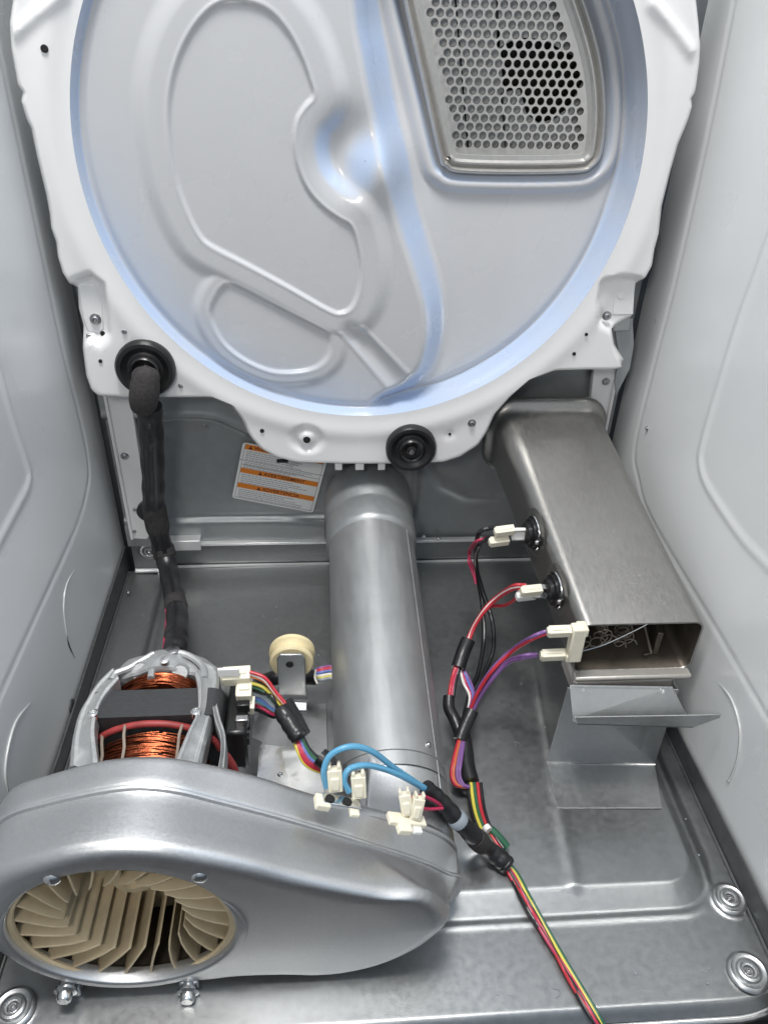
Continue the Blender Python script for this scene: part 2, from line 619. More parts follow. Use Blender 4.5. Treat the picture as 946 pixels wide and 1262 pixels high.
# ------------------------------------------------------------------ side panels
def side_panel(sx, label):
    t = thing('side_panel', label, 'side panel', (sx * .34, .55, 0), 'painted side panels of the dryer cabinet')
    X = sx * .336

    def px_on(pts):
        return [tuple(at(a, b, x=X)[1:]) for a, b in pts]
    if sx > 0:
        outer = px_on([(782, 550), (786, 590), (802, 640), (877, 768), (944, 884)])
        inner = px_on([(857, 550), (855, 570), (864, 600), (904, 661), (944, 705)])
        top_o, top_i = px_on([(832, 342), (870, 170), (900, 20)]), px_on([(921, 340), (900, 400), (870, 500)])
        outer = top_o[::-1] + px_on([(805, 450)]) + outer
        inner = top_i + inner
    else:
        outer = px_on([(60, 345), (80, 440), (100, 520), (109, 570), (108, 600), (94, 650), (40, 770), (3, 852)])
        inner = px_on([(2, 425), (20, 500), (40, 565), (45, 585), (41, 604), (20, 645), (0, 683)])

    def ext(poly):
        a, b = np.array(poly[0]), np.array(poly[1])
        p = a + (a - b) / np.linalg.norm(a - b) * .6
        c, d = np.array(poly[-1]), np.array(poly[-2])
        q = c + (c - d) / np.linalg.norm(c - d) * .35
        sm = [tuple(s) for s in smooth_path([np.array(s) for s in poly], 5)]
        return [tuple(p)] + sm + [tuple(q)] + [(-.6, q[1]), (-.6, p[1])]
    po, pi = ext(outer), ext(inner)

    def fn(u, v):
        P = np.stack([u, v], 1)
        do, di = sdf(P, po), sdf(P, pi)
        f = np.where(do > 0, 0, np.where(di < 0, 1, np.clip(-do / (np.abs(do) + np.abs(di) + 1e-9), 0, 1)))
        x = X + sx * (.007 * f)
        x += sx * .0012 * np.exp(-(do / .003) ** 2) - sx * .0016 * np.exp(-(di / .0045) ** 2)
        x += sx * .0005 * np.sin(v * 9 + u * 4)
        return np.stack([x, u, v], 1)
    mb = MB()
    grid_mesh(mb, np.linspace(.12, .905, 230), np.linspace(-.02, .86, 260), fn)
    # outer skin so that the sheet has thickness
    mb.box((X + sx * .022, .5125, .42), (.003, .785, .88))
    mb.build('panel_sheet', M['paint'], t, sharp=0)
    return t, X


lp, XL = side_panel(-1, 'pale grey painted cabinet wall beside the black sleeved loom and motor')
rp, XR = side_panel(1, 'pale grey painted cabinet wall beside the rectangular heater duct')


def knockout(t, X, pts, sx, dark=None, r=.0008):
    P = smooth_path([at(a, b, x=X - sx * .0006) for a, b in pts], 8)
    n_ = len(P)
    tp_ = [max(.25, min(1, i / 6, (n_ - 1 - i) / 6)) for i in range(n_)]
    MB().tube(P, [r * .9 * q for q in tp_], 6).build('knockout_slit', M['zinc'] if dark is None else dark, t)
    if dark is None:
        MB().tube([p + np.array([0, .0011, -.0004]) for p in P], [r * .55 * q for q in tp_], 5).build('slit_shadow', M['dark_steel'], t)  # dark tube drawn beside the slit as its shadow


knockout(lp, XL, [(92, 702), (82, 722), (79, 750), (82, 776), (84, 787)], -1)
knockout(lp, XL, [(83, 785), (86, 797), (93, 811)], -1, M['black'], .0009)
knockout(lp, XL, [(38, 866), (20, 890), (10, 925), (7, 955), (12, 985)], -1, None, .0011)
knockout(rp, XR, [(885, 842), (898, 858), (907, 880), (911, 905), (908, 935), (900, 958), (894, 966)], 1, None, .0010)
for (px, py) in ((797, 528),):
    q = at(px, py, x=XR)
    put_screw(q, (-1, 0, 0), rp, SCREW, 'rivet', .5)
q = at(88, 870, x=XL)
MB().lathe([(.008, 0), (.008, .0015), (.005, .002), (.00001, .001)], q, (1, 0, 0), seg=14).build('rivet', M['dark_steel'], lp)

# ------------------------------------------------------------------ back panel
back = thing('back_panel', 'dark grey steel rear panel with pressed ridges behind the white bulkhead', 'back panel', (0, YB + .01, .05))
YP = YB + .004


def bpx(pts):
    return [(float(p[0]), float(p[2])) for p in (at(a, b, y=YP) for a, b in pts)]


ridgeL = bpx([(150, 513), (190, 514), (225, 512), (262, 514), (288, 524), (318, 536), (360, 540), (420, 541), (480, 541)])
low = bpx([(150, 645), (260, 638), (340, 637), (400, 641)])
pock = bpx([(513, 575), (512, 610), (508, 634), (500, 640), (470, 640)])
rr = bpx([(525, 575), (545, 598), (575, 612), (630, 613), (700, 613)])


def back_fn(u, v):
    P = np.stack([u, v], 1)
    L = [(-.5, .9)] + [(-.5, ridgeL[0][1])] + [tuple(p) for p in smooth_path([np.array(p) for p in ridgeL], 4)] + [(ridgeL[-1][0], .9)]
    d = sdf(P, L)
    y = YP - .012 * (1 - sstep(-.010, .006, d))
    y -= .0040 * np.exp(-((d + .004) / .006) ** 2)
    y -= .0028 * np.exp(-(seg_dist(P, rr, False) / .007) ** 2)
    y += .0025 * np.exp(-(seg_dist(P, pock, False) / .004) ** 2)
    y += .0025 * np.exp(-(seg_dist(P, low, False) / .0035) ** 2)
    y -= .006 * sstep(low[1][1] + .004, low[1][1] - .004, v) * (u < -.05)
    y += .0005 * np.sin(u * 20) * np.sin(v * 24)
    return np.stack([u, y, v], 1)


mb = MB()
grid_mesh(mb, np.linspace(-.325, .325, 230), np.linspace(.046, .46, 160), back_fn)
mb.box((0, YB + .024, .43), (.76, .002, .90))
mb.build('panel_sheet', M['back'], back, sharp=0)
# white corner strips
YS = YB - .012
for side, pts in (('l', [(129, 485), (160, 485), (186, 655), (182, 665), (163, 664)]), ('r', [(732, 450), (762, 450), (745, 534), (728, 640), (712, 640), (727, 495)])):
    poly = [at(a, b, y=YS) for a, b in pts]
    mb = MB()
    mb.prism(poly, (0, .010, 0))
    o = mb.build('corner_strip', M['enamel'], back, bevel=.0012)
    if side == 'l':
        e = [at(129, 485, y=YS - .002), at(163, 664, y=YS - .002)]
    else:
        e = [at(762, 450, y=YS - .002), at(745, 534, y=YS - .002), at(724, 640, y=YS - .002)]
    MB().tube(e, .0022, 8).build('strip_edge', M['enamel'], back)
for (px, py) in ((154, 562), (746, 470)):
    put_screw(at(px, py, y=YS), (0, -1, 0), back, SCREW, 'screw', 1.0)
for (px, py) in ((166, 628), (166, 655), (252, 524)):
    put_screw(at(px, py, y=YS + (.0 if px < 200 else .003)), (0, -1, 0), back, SCREW, 'screw', .5)
for (px, py) in ((522, 661), (540, 664)):
    put_screw(at(px, py, y=YB - .007), (0, -1, 0), back, SCREW_BRIGHT, 'screw', .55)

# ------------------------------------------------------------------ warning label on the back panel
lab = thing('warning_label', 'white sticker with three orange warning bands on the rear panel', 'label', at(345, 600, y=YP - .008))
c0, c1, c3 = (at(300, 545, y=YP - .0075), at(404, 566, y=YP - .0075), at(289, 614, y=YP - .0075))
ex = c1 - c0
ex /= np.linalg.norm(ex)
ez = c3 - c0
ez -= ex * (ez @ ex)
LH = np.linalg.norm(ez)
ez /= LH
LW = np.linalg.norm(c1 - c0)
c0 = c0 - ex * .0005


def lab_pt(u, v, off=0.0):
    return c0 + ex * u * LW + ez * v * LH + np.array([0, -off, 0])


def lab_quad(u0, u1, v0, v1, off):
    return [lab_pt(u0, v0, off), lab_pt(u1, v0, off), lab_pt(u1, v1, off), lab_pt(u0, v1, off)]


rrp = round_rect(0, 1, 0, 1, .04, 4)
MB().prism([lab_pt(u, v) for u, v in rrp], (0, .0006, 0)).build('sticker', M['label'], lab, smooth=False)
for (v0, v1, txt, tu) in ((.02, .105, 'WARNING', .08), (.43, .515, 'AVERTISSEMENT', .25), (.70, .785, 'ADVERTENCIA', .27)):
    MB().prism(lab_quad(.035, .965, v0, v1, .0003), (0, .0002, 0)).build('orange_band', M['orange'], lab, smooth=False)
    a, b, c = lab_pt(tu + .02, v0 + .012, .0005), lab_pt(tu + .045, v1 - .012, .0005), lab_pt(tu - .005, v1 - .012, .0005)
    MB().prism([a, b, c], (0, .0002, 0)).build('alert_triangle', M['print_dark'], lab, smooth=False)
    cu = bpy.data.curves.new('lettering', 'FONT')
    cu.body = txt
    cu.size = (v1 - v0) * LH * 1.02
    cu.materials.append(M['print_dark'])
    cu.extrude = .00005
    cu.offset = .00012
    rot = Matrix((ex, -ez, np.cross(ex, -ez))).transposed()
    tmp = bpy.data.objects.new('lettering_source', cu)
    COL.objects.link(tmp)
    bpy.context.view_layer.update()
    tm = bpy.data.meshes.new_from_object(tmp.evaluated_get(bpy.context.evaluated_depsgraph_get()))
    bpy.data.objects.remove(tmp)
    link('lettering', tm, lab, loc=lab_pt(tu + .06, v1 - .016, .0005), rot=rot)
mb = MB()
for (u0, u1, v0, v1) in ((.0, 1, .295, .30), (.03, .033, .02, .97), (.965, .968, .02, .97), (.03, .97, .965, .97), (.03, .97, .37, .374)):
    mb.prism(lab_quad(u0, u1, v0, v1, .0003), (0, .0002, 0))
mb.build('border_line', M['print_black'], lab, smooth=False)
mb = MB()
for row in list(np.linspace(.13, .27, 5)) + list(np.linspace(.32, .41, 4)) + list(np.linspace(.54, .68, 5)) + list(np.linspace(.81, .94, 5)):
    u = .06
    lim = random.uniform(.55, .92)
    while u < lim:
        w = random.uniform(.015, .05)
        mb.prism(lab_quad(u, min(u + w, .94), row, row + .014, .0003), (0, .0002, 0))
        u += w + .008
mb.build('fine_print', M['print_grey'], lab, smooth=False, kind='stuff')

# ------------------------------------------------------------------ white bulkhead with the pressed drum back
YK = .82
DC, DR = np.array([-.0075, .555]), .2755
bulk = thing('bulkhead', 'white enamelled rear bulkhead with scalloped lower edge and round pressed drum back', 'bulkhead', (0, YK, .22))


def kpx(pts, y=YK):
    return [np.array([p[0], p[2]]) for p in (at(a, b, y=y) for a, b in pts)]


out_px = [(16, -60), (16, 0), (12, 28), (14, 60), (22, 104), (28, 112), (26, 124), (33, 147), (38, 156), (45, 190), (57, 240), (61, 262), (63, 280),
          (69, 297), (71, 315), (77, 335), (86, 349), (96, 355), (97, 380), (103, 402), (102, 430), (106, 462), (112, 478), (123, 487), (160, 489), (215, 489), (262, 489),
          (284, 498), (297, 515), (305, 534), (320, 551), (340, 562), (365, 568), (420, 570), (480, 570), (545, 568), (567, 561), (590, 546), (601, 529),
          (610, 508), (628, 488), (652, 467), (682, 456), (720, 455), (756, 455), (765, 451), (768, 443), (757, 425), (753, 404), (778, 390), (783, 350), (795, 340),
          (803, 325), (806, 305), (811, 287), (813, 270), (815, 252), (825, 212), (835, 176), (843, 157), (847, 147), (852, 130), (851, 120), (856, 112), (861, 76), (862, 56),
          (860, 28), (857, 0), (856, -60)]
out = kpx(out_px, YK + .012)
out = [np.array([out[0][0], .87])] + out + [np.array([out[-1][0], .87])]
ang = np.sort(np.concatenate([np.linspace(-math.pi, math.pi, 500)[:-1],
                              [math.atan2(p[1] - DC[1], p[0] - DC[0]) for p in out]]))


def ray_hit(poly, c, a):
    d = np.array([math.cos(a), math.sin(a)])
    best = None
    n = len(poly)
    for i in range(n):
        p, q = poly[i] - c, poly[(i + 1) % n] - c
        e = q - p
        den = d[0] * e[1] - d[1] * e[0]
        if abs(den) < 1e-12:
            continue
        t = (p[0] * e[1] - p[1] * e[0]) / den
        s = (p[0] * d[1] - p[1] * d[0]) / den
        if t > 0 and -1e-9 <= s <= 1 + 1e-9:
            best = t if best is None else max(best, t) if False else min(best, t)
    return best


rad_out = np.array([ray_hit(out, DC, a) for a in ang])
def inset2(poly, d):
    q = [poly[(i + 1) % len(poly)] - poly[i - 1] for i in range(len(poly))]
    ar = sum(poly[i][0] * poly[(i + 1) % len(poly)][1] - poly[(i + 1) % len(poly)][0] * poly[i][1] for i in range(len(poly)))
    sg_ = 1 if ar > 0 else -1
    return [p + sg_ * d * np.array([-t[1], t[0]]) / (np.linalg.norm(t) + 1e-12) for p, t in zip(poly, q)]


out_in = inset2(out, .0075)
inner_rad = np.array([ray_hit(out_in, DC, a) or 0 for a in ang])
inner_rad = np.where(inner_rad <= 0, rad_out - .0085, np.minimum(inner_rad, rad_out - .002))
inner_rad = np.maximum(inner_rad, DR + .004)
boss = kpx([(378, 541)])[0]
dimp = kpx([(554, 536)])[0]
cornerL = kpx([(20, 40), (50, 15), (80, -8)])
cornerR = kpx([(850, 62), (825, 30), (803, 5)])
recL = kpx([(94, 350), (112, 343), (124, 352), (128, 380), (130, 412), (122, 420), (108, 415), (100, 395)])
recR = kpx([(745, 350), (762, 345), (785, 347), (782, 390), (760, 404), (742, 396), (741, 370)])


def plate_h(P):
    h = np.zeros(len(P))
    r = np.linalg.norm(P - boss, axis=1)
    h += .004 * sstep(.022, .015, r) - .0045 * sstep(.011, .006, r)
    r = np.linalg.norm(P - dimp, axis=1)
    h += .002 * np.exp(-(r / .006) ** 2)
    for pl in (cornerL, cornerR):
        h -= .0035 * np.exp(-(seg_dist(P, pl, False) / .005) ** 2)
    for rc in (recL, recR):
        h += .010 * sstep(.008, -.002, sdf(P, rc))
    rr_ = np.linalg.norm(P - DC, axis=1) - DR
    h -= .0025 * np.exp(-((rr_ - .022) / .012) ** 2)
    return h


NR = 30
rings = []
for k in range(NR + 1):
    f = k / NR
    R_ = DR + (inner_rad - DR) * f
    P = np.stack([DC[0] + R_ * np.cos(ang), DC[1] + R_ * np.sin(ang)], 1)
    y = YK + plate_h(P)
    rings.append(np.stack([P[:, 0], y, P[:, 1]], 1))
edge = rings[-1]
for (f, dy) in ((.25, .0008), (.5, .003), (.75, .007), (.95, .0115), (1.0, .0125), (.97, .0145), (.9, .0145)):
    R_ = inner_rad + (rad_out - inner_rad) * f
    rings.append(np.stack([DC[0] + R_ * np.cos(ang), np.maximum(YK + dy, edge[:, 1] + dy * .3), DC[1] + R_ * np.sin(ang)], 1))
MB().loft(rings).build('bulkhead_plate', M['enamel'], bulk, sharp=50)

# --- pressed drum back
YG = YK + .046
PAN_A = [tuple(p) for p in smooth_path(kpx([(285, 3), (312, 6), (335, 18), (355, 42), (370, 70), (381, 100), (385, 119), (374, 132), (364, 150), (361, 178), (366, 208), (378, 235), (396, 256), (418, 272),
                               (432, 281), (440, 305), (444, 335), (441, 362), (433, 380), (421, 387), (405, 383), (352, 353), (300, 325), (258, 303), (244, 288), (231, 262), (219, 228), (212, 190), (208, 150), (210, 112), (220, 72), (238, 36), (262, 10)]), 4, True)]
PAN_B = [tuple(p) for p in smooth_path(kpx([(284, 354), (300, 360), (350, 386), (394, 408), (406, 418), (405, 440), (390, 455), (365, 461), (335, 460), (305, 448), (280, 430), (265, 408), (259, 388), (265, 370), (274, 357)]), 4, True)]
D_LINE = [(462, -140), (462, 0), (472, 70), (490, 170), (512, 260), (534, 330), (543, 370), (543, 410), (532, 448), (510, 472), (478, 489)]
E_LINE = [(478, 489), (530, 479), (580, 458), (640, 418), (690, 366), (730, 300), (758, 215), (769, 130), (768, 60), (758, 0), (735, -80), (690, -140)]
REC = [tuple(p) for p in smooth_path(kpx(D_LINE, YK + .042), 5)] + [tuple(p) for p in smooth_path(kpx(E_LINE, YK + .042), 5)]
GRL = smooth_path(kpx([(484, -60), (497, 0), (520, 100), (541, 193), (549, 206), (566, 213), (640, 215), (712, 213), (730, 206), (741, 190), (746, 150), (745, 105), (738, 60), (722, 5), (700, -50), (660, -90), (600, -100), (520, -95)], YG - .004), 5, True)
GRLp = [tuple(p) for p in GRL]
kn_bowl = kpx([(432, 196)])[0]
kn_bump = kpx([(463, 208)])[0]
tail = [tuple(p) for p in kpx([(440, 150), (446, 125)])]
ribs = [[tuple(p) for p in kpx(q)] for q in ([(446, 406), (503, 465)], [(420, 414), (478, 482)])]
rib_mid = [tuple(p) for p in kpx([(433, 410), (490, 474)])]


def ramp(a, b, x):
    return np.clip((x - a) / (b - a), 0, 1)


def dish_h(P, fine=True):
    r = np.linalg.norm(P - DC, axis=1)
    h = .010 + .003 * np.exp(-((r - DR + .007) / .005) ** 2)            # groove inside the rim
    a, b = sdf(P, PAN_A), sdf(P, PAN_B)
    ringA = -.0052 * sstep(.038, .018, a)
    ringB = -.0034 * sstep(.022, .011, b)
    ring = np.minimum(ringA, ringB)
    well = .0030 * sstep(.0018, -.0018, a) + .0028 * sstep(.0018, -.0018, b)
    well -= .0006 * np.exp(-((a - .0026) / .0015) ** 2) + .0006 * np.exp(-((b - .0026) / .0015) ** 2)
    h += ring + (well if fine else 0)
    rc = sdf(P, REC)
    left = P[:, 0] < np.interp(P[:, 1], [p[1] for p in D_X], [p[0] for p in D_X]) + .014
    h += np.where(left, .034 * sstep(.027, -.008, rc), .034 * ramp(.0235, .0, rc))
    h += .06 * (P[:, 1] - .42) * sstep(.02, -.03, rc)
    bowl = np.linalg.norm((P - kn_bowl) * [1, .92], axis=1)
    h += .016 * np.exp(-(bowl / .033) ** 2.6)
    bump = np.linalg.norm((P - kn_bump) * [1, .95], axis=1)
    h -= .020 * np.exp(-(bump / .029) ** 2)
    h += .004 * np.exp(-(seg_dist(P, rib_mid, False) / .009) ** 2)
    for q in ribs:
        h -= .0018 * np.exp(-(seg_dist(P, q, False) / .0022) ** 2)
    g_ = sdf(P, GRLp)
    h -= .008 * sstep(.024, .012, g_)
    h += .009 * sstep(.010, .002, g_)
    return h * ramp(DR, DR - .0048, r)


D_X = sorted([tuple(p) for p in smooth_path(kpx(D_LINE, YK + .042), 5)], key=lambda p: p[1])
nr, nt = 210, 480
rr_ = np.concatenate([[.0005], np.linspace(.004, DR - .012, nr - 16), np.linspace(DR - .011, DR, 15)])
th = np.linspace(0, 2 * math.pi, nt, endpoint=False)
RR, TT = np.meshgrid(rr_, th, indexing='ij')
P = np.stack([DC[0] + (RR * np.cos(TT)).ravel(), DC[1] + (RR * np.sin(TT)).ravel()], 1)
hh = dish_h(P)
gs = sdf(P, GRLp)
n_r = len(rr_)
vs = np.stack([P[:, 0], YK + hh, P[:, 1]], 1)
keep = gs > -.004
fs = []
for i in range(n_r - 1):
    for k in range(nt):
        k2 = (k + 1) % nt
        q = (i * nt + k, i * nt + k2, (i + 1) * nt + k2, (i + 1) * nt + k)
        if keep[q[0]] or keep[q[1]] or keep[q[2]] or keep[q[3]]:
            fs.append(q)
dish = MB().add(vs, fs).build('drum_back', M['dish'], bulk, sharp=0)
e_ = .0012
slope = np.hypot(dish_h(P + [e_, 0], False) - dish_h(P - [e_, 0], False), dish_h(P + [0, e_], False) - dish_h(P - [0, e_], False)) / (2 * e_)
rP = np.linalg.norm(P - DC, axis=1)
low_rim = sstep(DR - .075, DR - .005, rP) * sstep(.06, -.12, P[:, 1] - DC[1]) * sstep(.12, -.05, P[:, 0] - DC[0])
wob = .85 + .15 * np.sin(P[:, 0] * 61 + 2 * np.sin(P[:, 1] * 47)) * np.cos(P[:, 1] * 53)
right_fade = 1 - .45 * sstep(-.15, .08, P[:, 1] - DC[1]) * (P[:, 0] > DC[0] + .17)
thin = np.clip(np.maximum(sstep(.5, 1.4, slope) * .9 * right_fade * (1 - .35 * sstep(.03, .0, gs)), low_rim * .5) * wob, 0, 1)  # share of blue: steep slopes and the lower left rim
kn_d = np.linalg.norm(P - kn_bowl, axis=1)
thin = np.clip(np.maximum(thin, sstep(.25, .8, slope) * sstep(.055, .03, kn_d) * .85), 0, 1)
att = dish.data.attributes.new('blue_tint', 'FLOAT', 'POINT')
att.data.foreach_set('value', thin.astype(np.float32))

# --- vent grille: steel frame and perforated plate, heater chamber behind
gr = MB()
fr = [np.array([p[0], YG, p[1]]) for p in GRL]
cen = np.array([sum(p[0] for p in GRL) / len(GRL), 0, sum(p[1] for p in GRL) / len(GRL)])


def inset(poly, d):
    n = len(poly)
    o = []
    for i in range(n):
        t = np.array(poly[(i + 1) % n]) - np.array(poly[i - 1])
        t /= np.linalg.norm(t) + 1e-12
        nn = np.array([-t[1], t[0]])
        o.append(np.array(poly[i]) + nn * d)
    return o


area2 = sum(GRL[i][0] * GRL[(i + 1) % len(GRL)][1] - GRL[(i + 1) % len(GRL)][0] * GRL[i][1] for i in range(len(GRL)))
sg = 1 if area2 > 0 else -1
rings = []
for (d, y) in ((-.001, YG + .004), (0, YG - .004), (.0014, YG - .0060), (.0030, YG - .0062), (.0042, YG - .004), (.0052, YG + .002), (.0066, YG + .0026), (.0076, YG - .001), (.0090, YG - .0035), (.0106, YG - .0035), (.0118, YG - .001), (.0126, YG + .0012), (.0150, YG + .0014), (.0170, YG + .0016), (.0172, YG + .0024)):
    pl = inset(GRL, sg * d)
    rings.append([np.array([p[0], y, p[1]]) for p in pl])
frame = MB().loft(rings).build('vent_frame', M['vframe'], bulk, sharp=60)
hole_poly = [tuple(p) for p in inset(GRL, sg * .0185)]
plate_poly = [tuple(p) for p in inset(GRL, sg * .0155)]
pitch = float(np.linalg.norm(kpx([(560, 188)], YG)[0] - kpx([(713, 188)], YG)[0])) / 14.0
dzr = pitch * .866
base = kpx([(560, 188)], YG)[0]
cand = []
for j in range(-2, 44):
    for i in range(-14, 34):
        c = np.array([base[0] + (i + .5 * (j % 2)) * pitch, base[1] + j * dzr])
        if c[1] < .78:
            cand.append(c)
cand = np.array(cand)
d_h, d_p = sdf(cand, hole_poly), sdf(cand, plate_poly)
mb = MB()
hole_r = pitch * .40
th_ = .0030
YPL = YG + .0022

for c, dh, dp in zip(cand, d_h, d_p):
    if dp > pitch * .3:
        continue
    hexv = [np.array([c[0] + pitch / math.sqrt(3) * math.cos(rad(30 + 60 * k)), c[1] + pitch / math.sqrt(3) * math.sin(rad(30 + 60 * k))]) for k in range(6)]
    if dh > -pitch * .30:
        mb.add([(h[0], YPL, h[1]) for h in hexv], [tuple(range(6))])
        continue
    outer = []
    for k in range(6):
        outer += [hexv[k], (hexv[k] + hexv[(k + 1) % 6]) / 2]
    vs_ = [(h[0], YPL, h[1]) for h in outer]
    for (rr2, yy) in ((hole_r, YPL), (hole_r * .96, YPL + th_)):
        vs_ += [(c[0] + rr2 * math.cos(rad(30 + 30 * k)), yy, c[1] + rr2 * math.sin(rad(30 + 30 * k))) for k in range(12)]
    fs_ = []
    for k in range(12):
        k2 = (k + 1) % 12
        fs_ += [(k, k2, 12 + k2, 12 + k), (12 + k, 12 + k2, 24 + k2, 24 + k)]
    mb.add(vs_, fs_)
pp_ = mb.build('perforated_plate', M['grille'], bulk, sharp=30)
pp_.data.materials.append(M['hole_wall_shade'])
for p in pp_.data.polygons:
    if abs(p.normal.y) < .5:
        p.material_index = 1  # hole sides coloured dark for the shadow crescents in the holes
# chamber behind the grille
yc = YPL + .014


def cpx(pts, y):
    return [at(a, b, y=y) for a, b in pts]


mb = MB()
mb.prism(cpx([(470, -120), (549.5, -120), (582, 260), (500, 260)], yc), (0, .001, 0))
mb.prism(cpx([(552, -120), (605.5, -120), (623, 175), (628, 260), (584, 260)], yc), (0, .001, 0))
mb.prism(cpx([(608, -120), (760, -120), (752, 62), (722, 78), (694, 62), (668, 48), (638, 46), (612, 60)], yc), (0, .001, 0))
mb.prism(cpx([(616, 114), (640, 110), (648, 140), (664, 152), (684, 146), (700, 132), (716, 104), (726, 76), (752, 62), (790, 260), (628, 260)], yc), (0, .001, 0))
mb.build('chamber_plate', M['plate'], bulk, smooth=False)
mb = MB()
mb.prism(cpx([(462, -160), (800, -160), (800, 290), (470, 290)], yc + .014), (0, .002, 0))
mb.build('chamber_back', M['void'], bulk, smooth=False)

# holes, screws and small fittings on the bulkhead
for (px, py, r) in ((378, 542, .0042), (323, 531, .0024), (707, 436, .002), (722, 412, .0018), (554, 535, .0016), (55, 60, .0032), (127, 411, .0026), (124, 445, .002)):
    p = at(px, py, y=YK - .0005 + float(plate_h(np.array([kpx([(px, py)])[0]]))[0]))
    MB().lathe([(r * 1.05, -.0004), (r, .0009), (.00001, .0010)], p, (0, -1, 0), seg=16, cap=(False, False)).build('punched_hole_dark', M['void'], bulk)  # black disc on the uncut plate for the dark of a hole
for (px, py, s) in ((581, 521, .95), (223, 475, .6), (154, 408, .7)):
    put_screw(at(px, py, y=YK), (0, -1, 0), bulk, SCREW, 'screw', s)
# left and right fixing tabs with screws
tabL = [at(a, b, y=YK + .009) for a, b in ((96, 350), (118, 350), (126, 375), (128, 405), (122, 412), (108, 408), (103, 392))]
MB().prism(tabL, (0, .003, 0)).build('fixing_tab', M['enamel'], bulk, bevel=.001)
put_screw(at(118, 393, y=YK + .009), (0, -1, 0), bulk, SCREW, 'screw', 1.15)
tabR = [at(a, b, y=YK + .009) for a, b in ((757, 348), (782, 346), (780, 388), (754, 388))]
MB().prism(tabR, (0, .003, 0)).build('fixing_tab', M['enamel'], bulk, bevel=.001)
MB().lathe([(.0045, 0), (.004, .0008), (.00001, .0012)], at(765, 364, y=YK + .009), (0, -1, 0), seg=16).build('tab_dimple', M['enamel'], bulk)
put_screw(at(747, 389, y=YK + .004), (0, -1, 0), bulk, SCREW, 'screw', 1.0)
blk = [at(a, b, y=YK + .012) for a, b in ((753, 388), (777, 386), (776, 408), (755, 409))]
MB().prism(blk, (0, .02, 0)).build('fixing_lug', M['bracket'], bulk, bevel=.0015)
tg = [at(a, b, y=YK + .02) for a, b in ((757, 408), (779, 392), (781, 425), (776, 455), (766, 474), (759, 488), (757, 470), (762, 440))]
MB().prism(tg, (0, .004, 0)).build('torn_tongue', M['back'], bulk, bevel=.001)
tl = [at(a, b, y=YK + .006) for a, b in ((106, 412), (112, 412), (113, 445), (122, 446), (116, 462), (108, 455))]
MB().prism(tl, (0, .004, 0)).build('fixing_lug', M['bracket'], bulk, bevel=.001)
for (px, w) in ((417, 10), (443, 12), (470, 10)):
    a = at(px, 572, y=YK + .012)
    MB().box((a[0], YK + .012, a[2] - .002), (w * .0009, .003, .012)).build('edge_tab', M['enamel'], bulk, bevel=.0008)
a = at(348, 568, y=YK + .008)
MB().box(a, (.014, .006, .003)).build('edge_slot_dark', M['void'], bulk, bevel=.001)


# ------------------------------------------------------------------ rubber grommets
def grommet(px, py, r, label, hub):
    c = at(px, py, y=YK - .004)
    t = thing('rubber_grommet', label, 'grommet', c, 'round black rubber discs on the bulkhead')
    MB().lathe([(r * .98, -.004), (r, .001), (r, .005), (r * .93, .0085), (r * .80, .0085), (r * .72, .006), (r * .60, .0045), (r * .52, .0055)], c, (0, -1, 0), seg=48, cap=(True, False)).build('outer_disc', M['rubber'], t)
    MB().lathe([(r * .52, .005), (r * .50, .010), (r * .44, .012), (r * .38, .011), (r * .36, .007), (r * .22, .006), (r * .20, .010), (r * .12, .0112), (.00001, .0112)], c, (0, -1, 0), seg=40, cap=(False, False)).build('hub', M['black'], t)
    if hub:
        MB().lathe([(.0032, .009), (.003, .0135), (.00001, .0142)], c, (0, -1, 0), seg=14).build('hub_pin', M['screw'], t)
    return c


g1 = grommet(180, 453, .0325, 'round black rubber disc from which the taped wiring sleeve hangs', False)
g2 = grommet(506, 551, .0305, 'round black rubber disc alone at the bulkhead bottom edge above the pipe', True)


# ------------------------------------------------------------------ exhaust pipe
pipe = thing('exhaust_pipe', 'round grey steel exhaust pipe running from blower back to rear panel', 'pipe', (.003, .65, 0))
p_back, p_front = np.array([.004, .885, .128]), np.array([.0065, .385, .0555])
ax = p_back - p_front
L = np.linalg.norm(ax)
ax /= L
R0 = .0535
prof = [(R0 * 1.0, .075), (R0 * 1.0, .09), (R0 * 1.0, .3), (R0 * .99, L - .075), (R0 * 1.0, L - .065)]
MB().lathe(prof, p_front, ax, seg=72, cap=(False, False)).build('pipe_tube', M['pipe'], pipe)
MB().lathe([(R0 * .99, L - .106), (R0 * 1.055, L - .102), (R0 * 1.065, L - .098), (R0 * 1.065, L - .070), (R0 * 1.03, L - .066), (R0 * 1.03, L - .060), (R0 * 1.07, L - .056), (R0 * 1.07, L - .012), (R0 * 1.03, L), (R0 * .8, L)], p_front, ax, seg=64, cap=(False, False)).build('pipe_collar', M['back'], pipe)
u_ = np.cross(ax, (1, 0, 0))
u_ = u_ / np.linalg.norm(u_) * -1
s_ = np.cross(u_, ax)
if u_[2] < 0:
    u_ = -u_
sd = math.cos(rad(38)) * np.array([1.0, 0, 0]) + math.sin(rad(38)) * u_
MB().tube([p_front + ax * k + sd * (R0 * .997) for k in np.linspace(.06, L - .075, 20)], .0005, 6).build('pipe_seam', M['pipe'], pipe)
ringp = [p_front + ax * .090 + (math.cos(a) * np.array([1.0, 0, 0]) + math.sin(a) * u_) * (R0 * 1.003) for a in np.linspace(rad(20), rad(170), 40)]
MB().tube(ringp, .0012, 6).build('crimp_bead', M['pipe'], pipe)
for (px, py) in ((507, 988), (490, 974)):
    p = at(px, py, y=.44)
